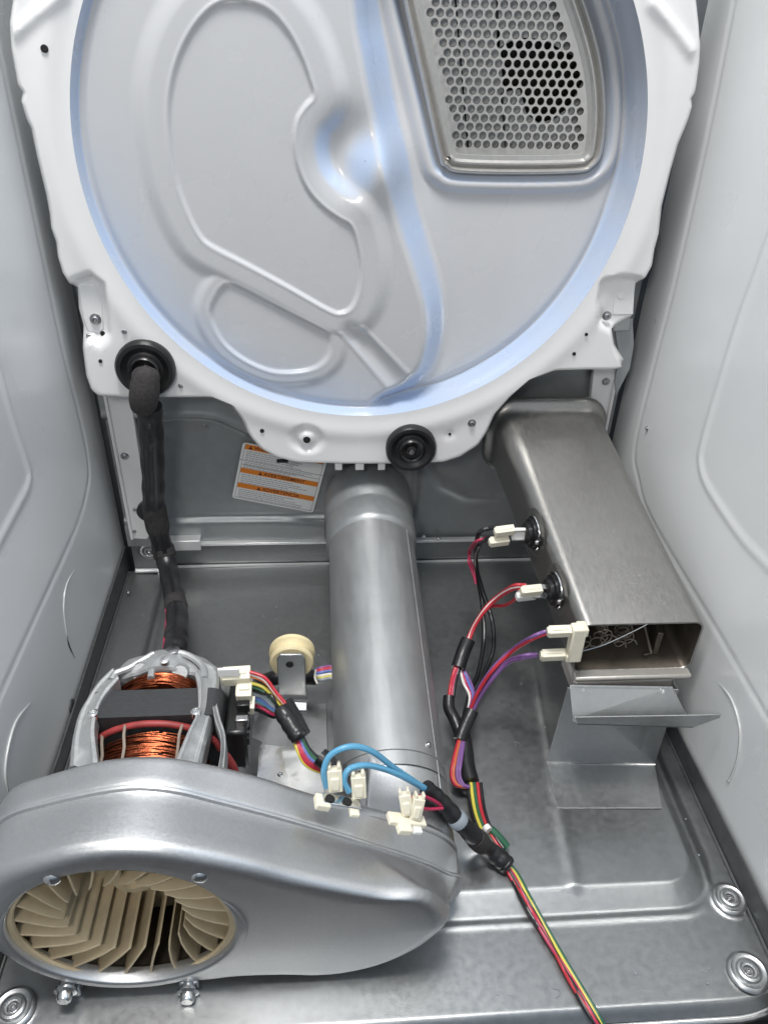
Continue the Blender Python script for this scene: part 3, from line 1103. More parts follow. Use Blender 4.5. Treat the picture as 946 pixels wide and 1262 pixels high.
for a_, k_ in ((50, .100),):
    n_ = math.cos(rad(a_)) * np.array([1.0, 0, 0]) + math.sin(rad(a_)) * u_
    put_screw(p_front + ax * k_ + n_ * R0, n_, pipe, SCREW_BRIGHT, 'rivet', .5)

# ------------------------------------------------------------------ blower housing
YFc = .325
BC, BR = np.array([-.2100, .0995]), .0775
BX = 1.095          # the pressed inlet is slightly wider than tall
blow = thing('blower_housing', 'teardrop shaped silver sheet metal blower housing with a round open inlet', 'blower housing', (BC[0], .37, .0))


def bxz(pts, y):
    return [np.array([p[0], p[2]]) for p in (at(a, b, y=y) for a, b in pts)]


BOT = .018
F_top = bxz([(60, 1060), (130, 1050), (190, 1051), (250, 1060), (310, 1072), (370, 1087), (470, 1106), (525, 1112)], YFc)
F_end = bxz([(553, 1122), (551, 1136), (530, 1157), (490, 1174), (440, 1184), (400, 1187), (360, 1186)], YFc + .012)
F = [np.array([-.316, .10]), np.array([-.310, .140]), np.array([-.290, .172])] + F_top + F_end + [np.array([-.1232, .0120]), np.array([-.150, .0085]), np.array([-.178, .0068]), np.array([-.207, .0075]), np.array([-.25, .012]), np.array([-.285, .035]), np.array([-.308, .066])]
S_top = bxz([(60, 988), (150, 970), (210, 972), (270, 986), (360, 1010), (450, 1037), (520, 1060), (552, 1075)], .377)
Sm = [np.array([-.3255, .10]), np.array([-.320, .135]), np.array([-.298, .170])] + S_top + [np.array([.060, .060]), np.array([.061, .040]), np.array([.052, .020]), np.array([.030, .012]), np.array([-.04, .010]), np.array([-.10, .008]), np.array([-.16, .006]), np.array([-.207, .005]), np.array([-.26, .008]), np.array([-.30, .035]), np.array([-.320, .066])]
B_top = bxz([(60, 951), (130, 933), (200, 929), (270, 941), (330, 957), (390, 977)], .408)
Bk = [np.array([-.325, .10]), np.array([-.319, .137]), np.array([-.300, .168])] + B_top + [np.array([-.01, .118]), np.array([.035, .095]), np.array([.058, .070]), np.array([.060, .045]), np.array([.052, .020]), np.array([.030, .012]), np.array([-.04, .010]), np.array([-.10, .008]), np.array([-.16, .006]), np.array([-.207, .005]), np.array([-.26, .008]), np.array([-.30, .035]), np.array([-.320, .066])]
F, Sm, Bk = (smooth_path(q, 5, True) for q in (F, Sm, Bk))
angs = np.sort(np.concatenate([np.linspace(-math.pi, math.pi, 181)[:-1], np.linspace(-.45, .25, 90)]))


def prof_at(poly):
    return np.array([ray_hit(poly, BC, a) for a in angs])


rF, rS, rB = prof_at(F), prof_at(Sm), prof_at(Bk)
ca, sa = np.cos(angs), np.sin(angs)


def ring(r, y):
    return [np.array([BC[0] + r[i] * ca[i], y if np.isscalar(y) else y[i], BC[1] + r[i] * sa[i]]) for i in range(len(angs))]


one = np.ones(len(angs))
ELL = 1 / np.sqrt((ca / BX) ** 2 + sa ** 2)
# front half: face with rounded edge out to the seam flange
rings = [ring(ELL * (BR + .0004), YFc + .0004), ring(ELL * (BR + .006), YFc)]
RE = .010 + .016 * np.exp(-((angs + .26) / .20) ** 2)
for f in (.25, .5, .75):
    rr2 = ELL * (BR + .006) + (rF - RE - ELL * (BR + .006)) * f
    rings.append(ring(np.maximum(rr2, ELL * (BR + .006) + f * .001), YFc))
for a_ in (0, 15, 30, 45, 60, 75, 90):
    r2 = np.maximum(rF - RE + RE * math.sin(rad(a_)), ELL * (BR + .0072))
    rings.append(ring(r2, YFc + RE - RE * math.cos(rad(a_))))
for f in (.25, .5, .75, .93):
    rings.append(ring(rF + (rS - .003 - rF) * f, YFc + RE + (.374 - YFc - RE) * f))
rings += [ring(rS - .0022, .3745), ring(rS + .0005, .3752), ring(rS + .0012, .3768), ring(rS - .0002, .3782), ring(rS - .0030, .3784)]
MB().loft(rings).build('front_shell', M['galv'], blow, sharp=35)
rings = [ring(rS - .0036, .3778), ring(rS - .0016, .3795), ring(rS - .0008, .382)]
for f in (.3, .6, .85):
    rings.append(ring(rS - .0008 + (rB - rS + .0008) * f, .382 + (.402 - .382) * f))
for a_ in (0, 30, 60, 90):
    rings.append(ring(rB - .006 + .006 * math.cos(rad(a_)), .402 + .006 * math.sin(rad(a_))))
rings += [ring(np.maximum(rB - .03, .02), .408), ring(one * .02, .408)]
MB().loft(rings, cap=(False, True)).build('rear_shell', M['galv'], blow, sharp=35)
# inlet ring: flat rolled collar, standing free of the face along its lower half only
ip = [(BR + .0085, .006), (BR + .0085, -.0010), (BR + .0075, -.0026), (BR + .0030, -.0030), (BR + .0008, -.0026), (BR - .0002, -.0012), (BR - .0002, .010)]
rings = []
for a in np.linspace(rad(-205), rad(24), 110):
    f = min(1.0, (a + rad(205)) / rad(40), (rad(24) - a) / rad(30))
    f = max(0, f) ** .7
    rings.append([np.array([BC[0] + (BR + (r_ - BR) * (f if r_ > BR else 1)) * math.cos(a) * BX, YFc + (y_ * f if y_ < 0 else y_), BC[1] + (BR + (r_ - BR) * (f if r_ > BR else 1)) * math.sin(a)]) for r_, y_ in ip])
MB().loft(rings, closed=False).build('inlet_ring', M['galv'], blow, sharp=50)
MB().loft([[np.array([BC[0] + r_ * BX * math.cos(a), YFc + y_, BC[1] + r_ * math.sin(a)]) for a in np.linspace(0, 2 * math.pi, 96, endpoint=False)] for r_, y_ in ((BR + .0006, .0003), (BR, .0006), (BR, .004))]).build('inlet_edge', M['galv'], blow)
for (px, py) in ((64, 1085), (246, 1082)):
    p = at(px, py, y=YFc)
    MB().lathe([(.006, 0), (.005, .0012), (.003, .0022), (.00001, .0026)], (p[0], YFc, p[2]), (0, -1, 0), seg=18, cap=(False, False)).build('pressed_dimple', M['bright'], blow)
for (px, py) in ((83, 1221), (233, 1222)):
    p = at(px, py, y=.322)
    MB().lathe([(.0068, 0), (.0068, .004), (.009, .0045), (.009, .0065), (.0062, .008), (.0058, .0125), (.0045, .014), (.00001, .0142)], (p[0], .326, p[2] + .003), (0, -1, 0), seg=20).build('mounting_screw', M['bright'], blow)
    MB().box((p[0], .330, .006), (.016, .012, .012)).build('mounting_foot', M['galv'], blow, bevel=.002)
# outlet spigot that takes the pipe: housing end drawn out to the round pipe
pc0 = np.array([p_front[0], .058])
TA = np.linspace(-math.pi, math.pi, 120, endpoint=False)
rT = np.array([min(ray_hit(Bk, pc0, a) - .0012, .070 if abs(a) < 2.0 else .052) for a in TA])
rings = []
for f in np.linspace(0, 1, 14):
    y = .398 + .072 * f
    k = (y - p_front[1]) / ax[1]
    cpt = p_front + ax * k
    g_ = f * f * (3 - 2 * f)
    c_ = np.array([pc0[0], y, pc0[1]]) * (1 - g_) + np.array([cpt[0], y, cpt[2]]) * g_
    rings.append([c_ + (rT[i] * (1 - g_) + R0 * 1.006 * g_) * np.array([math.cos(a), 0, math.sin(a)]) for i, a in enumerate(TA)])
MB().loft(rings).build('outlet_neck', M['galv'], blow, sharp=0)

# cut-off thermostats on the housing tail
TAIL_N = np.array([.42, .15, .90])
TAIL_N /= np.linalg.norm(TAIL_N)


def plug(c, along, up, size, parent, name='spade_plug', ears=True, m='cream'):
    a = np.asarray(along, float)
    a /= np.linalg.norm(a)
    n = np.asarray(up, float)
    n -= a * (n @ a)
    n /= np.linalg.norm(n)
    s = np.cross(a, n)
    R_ = Matrix((a, s, n)).transposed()
    mb = MB()
    mb.box(c, size, R_)
    if ears:
        for k in (-1, 1):
            mb.box(np.asarray(c) + a * size[0] * .56 + s * k * size[1] * .32, (size[0] * .3, size[1] * .24, size[2] * .9), R_)
        mb.box(np.asarray(c) + n * size[2] * .55 - a * size[0] * .1, (size[0] * .55, size[1] * .6, size[2] * .25), R_)
    else:
        mb.box(np.asarray(c) + n * size[2] * .52, (size[0] * .7, size[1] * .35, size[2] * .14), R_)
        mb.box(np.asarray(c) - a * size[0] * .52, (size[0] * .1, size[1] * .8, size[2] * .8), R_)
    return mb.build(name, M[m], parent, bevel=min(size) * .12)


def tail_pt(px, py, up=0.0):
    p = on_plane(px, py, (-.046, .39, .152), (.40, .03, .92))
    return p + TAIL_N * up


for (label, pts) in (('t1', [(395, 992), (408, 1006), (402, 985), (432, 990), (435, 1003)]), ('t2', [(478, 1000), (500, 1030), (488, 1008), (506, 1010), (512, 1024)])):
    c = (tail_pt(*pts[2], .003) + tail_pt(*pts[3], .003)) / 2
    d = tail_pt(*pts[3]) - tail_pt(*pts[2])
    d /= np.linalg.norm(d)
    s = np.cross(TAIL_N, d)
    R_ = Matrix((d, s, TAIL_N)).transposed()
    th_ob = MB().box(c - s * .004, (.034, .011, .005), R_).build('thermal_cutoff', M['cream'] if label == 't2' else M['bright'], blow, bevel=.001)
    e0 = tail_pt(*pts[0], .003) if label == 't1' else tail_pt(495, 1022, .003)
    MB().box(e0, (.012, .013, .006), R_).build('mount_block', M['cream'], th_ob, bevel=.001)
    MB().box(tail_pt(*pts[4], .002), (.008, .009, .004), R_).build('mount_block', M['cream'] if label == 't1' else M['white_plastic'], th_ob, bevel=.001)
    if label == 't1':
        for k in (-.9, .35):
            MB().lathe([(.0042, 0), (.004, .004), (.00001, .0045)], c + d * .012 * k + s * -.005, TAIL_N, seg=14).build('terminal_eye_dark', M['void'], th_ob)

# ------------------------------------------------------------------ blower wheel
wheel = thing('fan_impeller', 'beige plastic fan wheel with many fins inside the round inlet', 'fan wheel', (BC[0], .37, BC[1]))
NF = 24
r_in, r_out = .045, .084
fb = MB()
# one fin: in x = radial, y = along shaft; swept forward towards its rim edge
sec = []
for (r_, sw) in ((r_in, 0), (.052, -.0075), (.0605, -.0150), (.069, -.0220), (.0785, -.0285)):
    sec.append((r_, sw))
vs_, fs_ = [], []
for i, (r_, sw) in enumerate(sec):
    y0 = .0045 + (.004 if i == 0 else .001 if i == 1 else 0)
    for (dz, yy) in ((-.0012, y0), (.0012, y0), (.0012, .064), (-.0012, .064)):
        vs_.append((r_, yy, sw + dz))
for i in range(len(sec) - 1):
    a_, b_ = 4 * i, 4 * i + 4
    for k in range(4):
        fs_.append((a_ + k, b_ + k, b_ + (k + 1) % 4, a_ + (k + 1) % 4))
fs_ += [(3, 2, 1, 0), (16, 17, 18, 19)]
fin = fb.add(vs_, fs_).mesh('fin', M['fin'], sharp=30)
for k in range(NF):
    rm = Matrix.Rotation(rad(360 * k / NF + 4), 3, 'Y')
    link('fin', fin, wheel, bevel=.0005, loc=(BC[0], YFc, BC[1]), rot=rm)
MB().lathe([(.0845, .064), (.0845, .0675), (.02, .0675), (.018, .052), (.03, .058), (.05, .0625), (.0845, .064)], (BC[0], YFc, BC[1]), (0, 1, 0), seg=64, cap=(False, False)).build('back_disc', M['fin'], wheel)
MB().lathe([(.019, .066), (.018, .044), (.0155, .038), (.008, .037), (.007, .042), (.00001, .042)], (BC[0], YFc, BC[1]), (0, 1, 0), seg=32, cap=(False, False)).build('hub', M['fin'], wheel)
MB().lathe([(.0800, .0065), (.0792, .0042), (.0800, .0022), (.0845, .0022), (.0852, .0045), (.0840, .0065)], (BC[0], YFc, BC[1]), (0, 1, 0), seg=64, cap=(False, False)).build('rim_band', M['fin'], wheel)
MB().lathe([(.0860, .010), (.0865, .05), (.0865, .079), (.01, .080)], (BC[0], YFc, BC[1]), (0, 1, 0), seg=48, cap=(False, False)).build('scroll_lining', M['dark_brown'], blow)  # dark brown colour put in for the shaded gaps between fins

# ------------------------------------------------------------------ drive motor
MC = np.array([-.209, 0, .100])
motor = thing('drive_motor', 'electric motor with copper windings and cast grey end frames behind the blower', 'motor', (MC[0], .51, .0))
mo = lambda y: (MC[0], y, MC[2])
# stator stack: squarish laminations
sq = round_rect(-.061, .061, -.060, .057, .012, 6)
st = MB()
st.loft([[np.array([MC[0] + u, y, MC[2] + v]) for u, v in sq] for y in (.483, .4835, .5145, .515)], cap=(True, True))
st.build('stator_stack', M['lam'], motor, sharp=40)


def ell(a, y, rx, rz, zc=.112):
    return np.array([MC[0] + rx * math.cos(rad(a)), y, zc + rz * math.sin(rad(a))])


def winding(y0, y1, rx, rz, m, name, seed, count):
    r_ = np.random.default_rng(seed)
    mb = MB()
    A = np.linspace(-10, 190, 50)
    mb.loft([[ell(a, y, rx - k, rz - k) for a in A] for y, k in ((y0, .016), (y0, .004), (y0 * .85 + y1 * .15, .0), (y0 * .15 + y1 * .85, 0), (y1, .004), (y1, .016))], closed=False)
    o = mb.build(name, m, motor)
    sm = MB()
    for k in range(count):
        yy = r_.uniform(y0, y1)
        d = r_.uniform(.0003, .0022)
        a0 = r_.uniform(25, 100)
        a1 = min(160, a0 + r_.uniform(20, 80))
        w = r_.uniform(-.003, .003)
        sm.tube([ell(a, yy + w * math.sin(rad(a * 3 + k * 40)), rx + d, rz + d) for a in np.linspace(a0, a1, 10)], .0006, 5)
    sm.build('winding_wire', M['copper'], o, kind='stuff')
    return o


w1 = winding(.432, .472, .050, .036, M['copper_dark'], 'front_winding', 3, 60)
w2 = winding(.519, .531, .046, .045, M['copper'], 'rear_winding', 5, 40)
MB().tube([ell(a, .4785, .0575, .0405) for a in np.linspace(5, 175, 40)], .0031, 10).build('lacing_cord', M['red_cord'], w1)
MB().tube([ell(a, .532, .044, .0465) for a in np.linspace(25, 155, 40)], .0022, 8).build('lacing_cord', M['copper'], w2)
for a in (62, 112, 138):
    MB().tube([ell(a, .4785, .0585, .0425), ell(a, .468, .056, .0420), ell(a - 2, .456, .0535, .0400), ell(a - 3, .438, .0530, .0390)], .0014, 8).build('winding_tie', M['clear'], w1)
# cast end frames: cup-shaped bell behind, flat cast arms over the stator, plain ring in front
def my(py):
    return .556 - (py - 823) / 112 * .106


BA = np.linspace(rad(-40), rad(220), 90)


def bell_ring(y, r, lob):
    o = []
    for a in BA:
        m = 1 + lob * (.045 * math.exp(-((a - rad(90)) / .20) ** 2) + .035 * math.exp(-((a - rad(128)) / .12) ** 2) + .035 * math.exp(-((a - rad(52)) / .12) ** 2) - .03 * math.exp(-((a - rad(110)) / .09) ** 2) - .03 * math.exp(-((a - rad(70)) / .09) ** 2))
        o.append(np.array([MC[0] + r * m * math.cos(a), y, MC[2] + r * m * math.sin(a)]))
    return o


rb = MB().loft([bell_ring(.5365, .054, 0), bell_ring(.5355, .0600, .6), bell_ring(.537, .0625, .8), bell_ring(.545, .0625, 1), bell_ring(.555, .0615, 1), bell_ring(.563, .0585, .8), bell_ring(.570, .052, .4), bell_ring(.574, .040, 0), bell_ring(.575, .001, 0)], closed=False).build('rear_end_frame', M['alu'], motor, sharp=35)
for (px, py, r_, zz) in ((174, 828, .0095, .155), (222, 829, .0080, .157)):
    p = at(px, py, z=zz)
    MB().lathe([(r_ * 1.08, -.006), (r_, .0), (r_ * .92, .0012), (r_ * .86, .0004), (.00001, .0006)], p, (.0, -.75, .65), seg=28).build('frame_boss', M['alu'], rb)
for pts in ([(186, 836), (190, 818), (203, 807), (222, 805), (238, 811), (250, 822), (252, 836)], [(137, 838), (143, 830), (158, 824), (172, 816), (190, 806)]):
    MB().tube(smooth_path([at(a_, b_, z=.160 - .0010 * abs(a_ - 205) / 20) for a_, b_ in pts], 5), .0034, 8).build('frame_rib', M['alu'], rb)
MB().lathe([(.007, -.003), (.007, .002), (.005, .003), (.00001, .0032)], at(213, 803, z=.160), (0, .2, 1), seg=20).build('oil_cap', M['screw'], rb)
MB().lathe([(.0025, 0), (.0025, .008), (.0042, .0085), (.0042, .012), (.00001, .0125)], at(205, 822, z=.158), (0, -.2, 1), seg=12).build('frame_bolt', M['screw'], rb)
MB().tube([(MC[0] + .050 * math.cos(a), .432, MC[2] + .050 * math.sin(a)) for a in np.linspace(0, math.pi, 30)], .006, 10).build('front_end_frame', M['alu'], motor)
ARMS = [([(139, 823), (120, 842), (109, 859), (97, 881), (89, 914), (86, 945)], [(147, 836), (132, 853), (123, 868), (118, 886), (117, 905), (122, 945)]),
        ([(254, 815), (270, 826), (268, 857), (262, 880), (256, 908), (248, 945)], [(240, 832), (243, 842), (244, 857), (243, 877), (231, 902), (213, 945)]),
        ([(268, 868), (272, 885), (278, 905), (279, 925), (277, 950)], [(262, 872), (265, 888), (271, 906), (272, 926), (268, 950)])]
for k, (oo, ii) in enumerate(ARMS):
    oo = smooth_path([at(a_, b_, z=.152) for a_, b_ in oo], 4)
    ii = smooth_path([at(a_, b_, z=.161) for a_, b_ in ii], 4)
    dn = np.array([0, 0, -.016])
    rings = []
    for o_, i_ in zip(oo, ii):
        e_ = (i_ - o_)
        up2 = np.array([0, 0, .0022])
        rings.append([o_, o_ + e_ * .16 + up2, o_ + e_ * .30 + up2 * .1, o_ + e_ * .70 + up2 * .1, o_ + e_ * .84 + up2, i_, i_ + dn, o_ + dn])
    MB().loft(rings, cap=(True, True)).build('frame_arm', M['alu'], motor, sharp=35, bevel=.0006)
for (px, py) in ((116, 884), (242, 882)):
    p = at(px, py, z=.157)
    MB().lathe([(.0045, 0), (.0045, .006), (.003, .007), (.0028, .005), (.00001, .005)], p, (0, 0, 1), seg=12, cap=(True, False)).build('through_bolt', M['bright'], motor)
# cradle and base plate
mb = MB()
mb.strip([(MC[0] - .085, .44, .0095), (MC[0] - .06, .44, .030), (MC[0] - .03, .44, .036), (MC[0] + .03, .44, .036), (MC[0] + .06, .44, .030), (MC[0] + .085, .44, .0095)], (0, .13, 0), (0, 0, .002))
mb.build('motor_cradle', M['bracket'], motor)
# centrifugal switch block at the right side
MB().box((MC[0] + .072, .512, .108), (.020, .062, .050)).build('switch_block', M['black'], motor, bevel=.003)
for k, (dy, dz) in enumerate(((-.016, .02), (.0, .022), (.014, .018), (-.008, .006), (.01, .004), (-.02, .0))):
    MB().box((MC[0] + .078, .508 + dy, .116 + dz), (.012, .007, .010)).build('switch_terminal', M['black'] if k % 2 else M['screw'], motor, bevel=.001)
MB().tube(smooth_path([at(292, 905, z=.10), at(303, 880, z=.12), at(304, 905, z=.09), at(301, 945, z=.06)], 6), .0022, 8).build('ground_lead', M['w_black'], motor)
MB().tube([(MC[0] + .072 * math.cos(rad(a)), .458, MC[2] + .072 * math.sin(rad(a))) for a in np.linspace(-30, 24, 14)], .0045, 10).build('lead_bundle', M['red_cord'], motor)

# base plate under motor and idler, zinc with a painted bright glint
plate = thing('idler_base_plate', 'zinc plate with a painted bright glint on the pan between motor and pipe', 'base plate', (-.1, .5, .009))
pp = [at(a, b, z=.0105) for a, b in ((300, 905), (330, 872), (402, 868), (405, 950), (408, 1000), (296, 1000))]
MB().prism(pp, (0, 0, .0018)).build('plate_sheet', M['bracket'], plate, smooth=False, bevel=.0006)
pw = [at(a, b, z=.0128) for a, b in ((298, 930), (325, 918), (365, 922), (392, 940), (406, 1000), (296, 1000))]
MB().prism(pw, (0, 0, .0012)).build('glint_patch', M['glint'], plate, smooth=False, bevel=.0006)  # bright patch painted in for the highlight on bulged metal
for (px, py) in ((345, 955), (380, 990)):
    put_screw(at(px, py, z=.0125), (0, 0, 1), plate, SCREW_BRIGHT, 'screw', .7)

# ------------------------------------------------------------------ idler pulley
idl = thing('idler_pulley', 'cream plastic idler pulley on an upright grey steel bracket', 'pulley', (-.092, .62, .01))
pc = np.array([-.0905, .612, .098])
MB().lathe([(.010, -.011), (.0215, -.011), (.0232, -.0095), (.0234, -.0065), (.0205, -.005), (.0198, .001), (.0215, .003), (.0245, .0045), (.0245, .009), (.0228, .0105), (.010, .0105)], pc, (0, 1, 0), seg=56).build('pulley_wheel', M['pulley'], idl)
MB().lathe([(.008, -.018), (.008, .018)], pc, (0, 1, 0), seg=20).build('axle', M['screw'], idl)
bp_ = [at(a, b, y=.592) for a, b in ((341, 813), (345, 807), (372, 807), (376, 813), (378, 863), (344, 863))]
arm = MB().prism(bp_, (0, .003, 0)).build('bracket_plate', M['bracket'], idl, bevel=.001)
foot_a = at(344, 863, y=.592)
foot_b = at(378, 863, y=.592)
MB().strip([foot_a, foot_a + np.array([0, -.003, -.004]), foot_a + np.array([0, -.012, -.006])], foot_b - foot_a, (0, .001, .0025)).build('bracket_foot', M['bracket'], arm, bevel=.0006)
hp = at(357, 819, y=.5918)
MB().lathe([(.0042, 0), (.0040, .0006), (.0022, .0008), (.00001, .0008)], hp, (0, -1, 0), seg=16, cap=(True, False)).build('axle_end', M['void'], arm)
MB().tube(smooth_path([foot_a + np.array([.014, -.006, -.006]), at(362, 880, z=.03), at(368, 905, z=.014), at(372, 925, z=.012)], 6), .004, 8).build('tension_arm', M['bracket'], idl)

# ------------------------------------------------------------------ heater duct
heat = thing('heater_duct', 'long brushed stainless heater duct with open front end', 'heater duct', (.23, .70, .2))
HF, HB = .555, .862
tlF, trF = at(722, 768, y=HF), at(866, 768, y=HF)
tlB, trB = at(611, 498, y=HB), at(737, 492, y=HB)
hF, hB = .066, .085


def hsec(f, inset_=0.0, r=.010):
    tl, tr = tlF + (tlB - tlF) * f, trF + (trB - trF) * f
    zt = (tl[2] + tr[2]) / 2
    h = hF + (hB - hF) * f
    rr2 = r + (.012) * f
    xs0, xs1 = tl[0] - .004 + inset_, tr[0] + .002 - inset_
    pl = round_rect(xs0, xs1, zt - h + inset_, zt - inset_, max(.002, rr2 - inset_), 6)
    return [np.array([u, HF + (HB - HF) * f, v]) for u, v in pl]


fr_ = [0, .004, .03, .15, .3, .45, .6, .75, .88, .93]
rings = [hsec(f) for f in fr_]
rings += [hsec(.945, -.001), hsec(.955, -.004), hsec(.962, -.007), hsec(.972, -.009), hsec(.985, -.0095), hsec(.995, -.008), hsec(1.0, -.004), hsec(1.0, .02)]
rings = [hsec(.006, .0020, .010), hsec(.0, .0018, .010)] + rings
MB().loft([hsec(.004, .0024), hsec(.36, .0024)]).build('duct_lining', M['dark_brown'], heat, sharp=35)
MB().loft(rings).build('duct_shell', M['stainless'], heat, sharp=35)
MB().loft([hsec(.35, .002), hsec(.352, .03)], cap=(False, True)).build('duct_inner_baffle', M['dark_brown'], heat, sharp=35)
fl = MB()
zb = (tlF[2] + trF[2]) / 2 - hF
fl.box(((tlF[0] + trF[0]) / 2 - .001, HF - .004, zb - .001), (trF[0] - tlF[0] + .004, .013, .006))
fl.build('front_lip', M['lip'], heat, bevel=.0025)
MB().box(((tlF[0] + trF[0]) / 2 - .008, HF + .014, zb - .014), (.108, .046, .020)).build('lower_tray', M['lip'], heat, bevel=.004)
MB().box(((tlF[0] + trF[0]) / 2 + .012, HF + .05, zb + .010), (.080, .09, .004), Matrix.Rotation(rad(12), 3, 'X')).build('element_shelf', M['dark_brown'], heat, bevel=.001)
MB().box(((tlF[0] + trF[0]) / 2 + .035, HF + .045, zb + .022), (.006, .06, .030), Matrix.Rotation(rad(-12), 3, 'Z')).build('element_strut', M['dark_brown'], heat, bevel=.001)
MB().box(((tlF[0] + trF[0]) / 2 + .010, HF + .075, zb + .038), (.05, .012, .012)).build('element_strut', M['plate'], heat, bevel=.002)
r_ = np.random.default_rng(4)
xm = tlF[0]
for k in range(5):
    x0 = xm + .010 + .012 * k
    pts = []
    for i in range(60):
        t_ = i / 59
        a = t_ * 2 * math.pi * 6
        rr3 = .007 + .002 * math.sin(k + t_ * 9)
        pts.append((x0 + rr3 * math.cos(a) + .03 * t_ * (k % 2) + r_.normal(0, .0006), HF + .012 + .06 * t_, zb + .022 + .004 * k % .012 + rr3 * math.sin(a)))
    MB().tube(pts, .0008, 5).build('element_coil', M['coil'], heat)
MB().box((xm + .048, HF + .058, zb + .043), (.055, .05, .0015), Matrix.Rotation(rad(8), 3, 'Y')).build('dark_board', M['void'], heat)  # black board filling the dark area inside the duct mouth
MB().tube([(xm + .074, HF + .012, zb + .012), (xm + .082, HF + .012, zb + .012), (xm + .078, HF + .06, zb + .044), (xm + .06, HF + .065, zb + .048)], .0022, 8).build('element_strut', M['dark_brown'], heat)
MB().tube(smooth_path([(xm + .004, HF + .008, zb + .022), (xm + .03, HF + .01, zb + .030), (xm + .07, HF + .02, zb + .044), (xm + .092, HF + .03, zb + .050)], 6), .0010, 6).build('element_lead', M['bright'], heat)
# back flange seen left of the duct
fb_ = [at(a, b, y=HB + .006) for a, b in ((600, 490), (614, 486), (618, 590), (608, 578), (600, 562))]
MB().prism(fb_, (0, .003, 0)).build('duct_flange', M['back'], heat, bevel=.001)
for (px, py) in ((599, 558), (613, 580)):
    put_screw(at(px, py, y=HB + .004), (0, -1, 0), heat, SCREW, 'screw', .6)


# thermostats on the left face of the duct
def face_x(y):
    f = (y - HF) / (HB - HF)
    return tlF[0] - .004 + (tlB[0] - tlF[0]) * f


NFACE = np.array([-1.0, -.12, 0.0])
NFACE /= np.linalg.norm(NFACE)


def thermostat(y, z, label, k):
    c = np.array([face_x(y), y, z])
    o = MB().lathe([(.0185, 0), (.0185, .0025), (.0165, .003), (.0165, .006), (.0125, .0065), (.0125, .0105), (.0105, .012), (.00001, .012)], c, NFACE, seg=32).build('thermostat', M['black'], heat, label=label)
    MB().lathe([(.0195, .0008), (.0200, .0016), (.0195, .0026)], c, NFACE, seg=32, cap=(False, False)).build('thermostat_rim', M['bright'], o)
    for s_3 in (-1, 1):
        MB().box(c + np.array([0, s_3 * .021, -.004 * s_3]) + NFACE * .0015, (.003, .012, .011)).build('mount_ear', M['black'], o, bevel=.001)
        put_screw(c + np.array([0, s_3 * .023, -.004 * s_3]) + NFACE * .003, NFACE, o, SCREW_BRIGHT, 'ear_screw', .55)
        MB().box(c + NFACE * .018 + np.array([0, 0, s_3 * .006]), (.016, .007, .0012)).build('terminal', M['bright'], o)
    return c


tc1 = thermostat(.690, .200, 'rear thermostat with two pale plugs', 1)
tc2 = thermostat(.618, .178, 'front thermostat with red wires', 2)
# boss pressed in the face round each thermostat
for c in (tc1, tc2):
    MB().lathe([(.028, -.0005), (.025, .0012), (.019, .0014)], c, NFACE, seg=36, cap=(False, False)).build('pressed_boss', M['stainless'], heat)
# ceramic terminal block at the front left corner
cb = at(709, 792, y=HF - .006)
Rb = Matrix.Rotation(rad(-1), 3, 'Y')
tb = MB().box(cb, (.014, .012, .044), Rb).build('terminal_block', M['cream'], heat, bevel=.0018)
MB().box(cb + np.array([.004, .002, .016]), (.010, .014, .010), Rb).build('block_shoulder', M['cream'], tb, bevel=.0015)
MB().box(cb + np.array([-.004, .001, -.018]), (.009, .012, .009), Rb).build('block_shoulder', M['cream'], tb, bevel=.0015)

# ------------------------------------------------------------------ stand under the heater duct
stand = thing('duct_stand', 'bent galvanised sheet stand with folded tray under the heater duct', 'stand', (.24, .5, .01))
a0, a1 = at(686, 997, z=.0095), at(815, 997, z=.0095)
b0, b1 = at(673, 941, z=.0105), at(806, 943, z=.0105)
# front sheet: foot on the pan, riser, head flange
yr = (b0[1] + b1[1]) / 2
c0_, c1_ = at(699, 848, y=yr + .008), at(836, 850, y=yr + .008)
mb = MB()
T = np.array([0, .0008, .0014])


def sheet(mb, quads, off):
    for q in quads:
        mb.prism(q, off)


mb.prism([a0, a1, b1, b0], (0, 0, .0014))
mb.build('stand_foot', M['bracket'], stand, smooth=False, bevel=.0004)
MB().prism([b0 + [0, 0, .001], b1 + [0, 0, .001], c1_, c0_], (0, .0014, 0)).build('stand_riser', M['bracket'], stand, smooth=False, bevel=.0004)
MB().tube([b0 + [0, -.0006, .0012], b1 + [0, -.0006, .0012]], .0014, 8).build('stand_fold', M['bright'], stand)
# side web on the right, returning to the back
MB().prism([b1 + [0, .001, .001], b1 + [.004, .05, .001], c1_ + [-.002, .05, 0], c1_ + [0, .001, 0]], (-.0014, 0, 0)).build('stand_web', M['bracket'], stand, smooth=False)
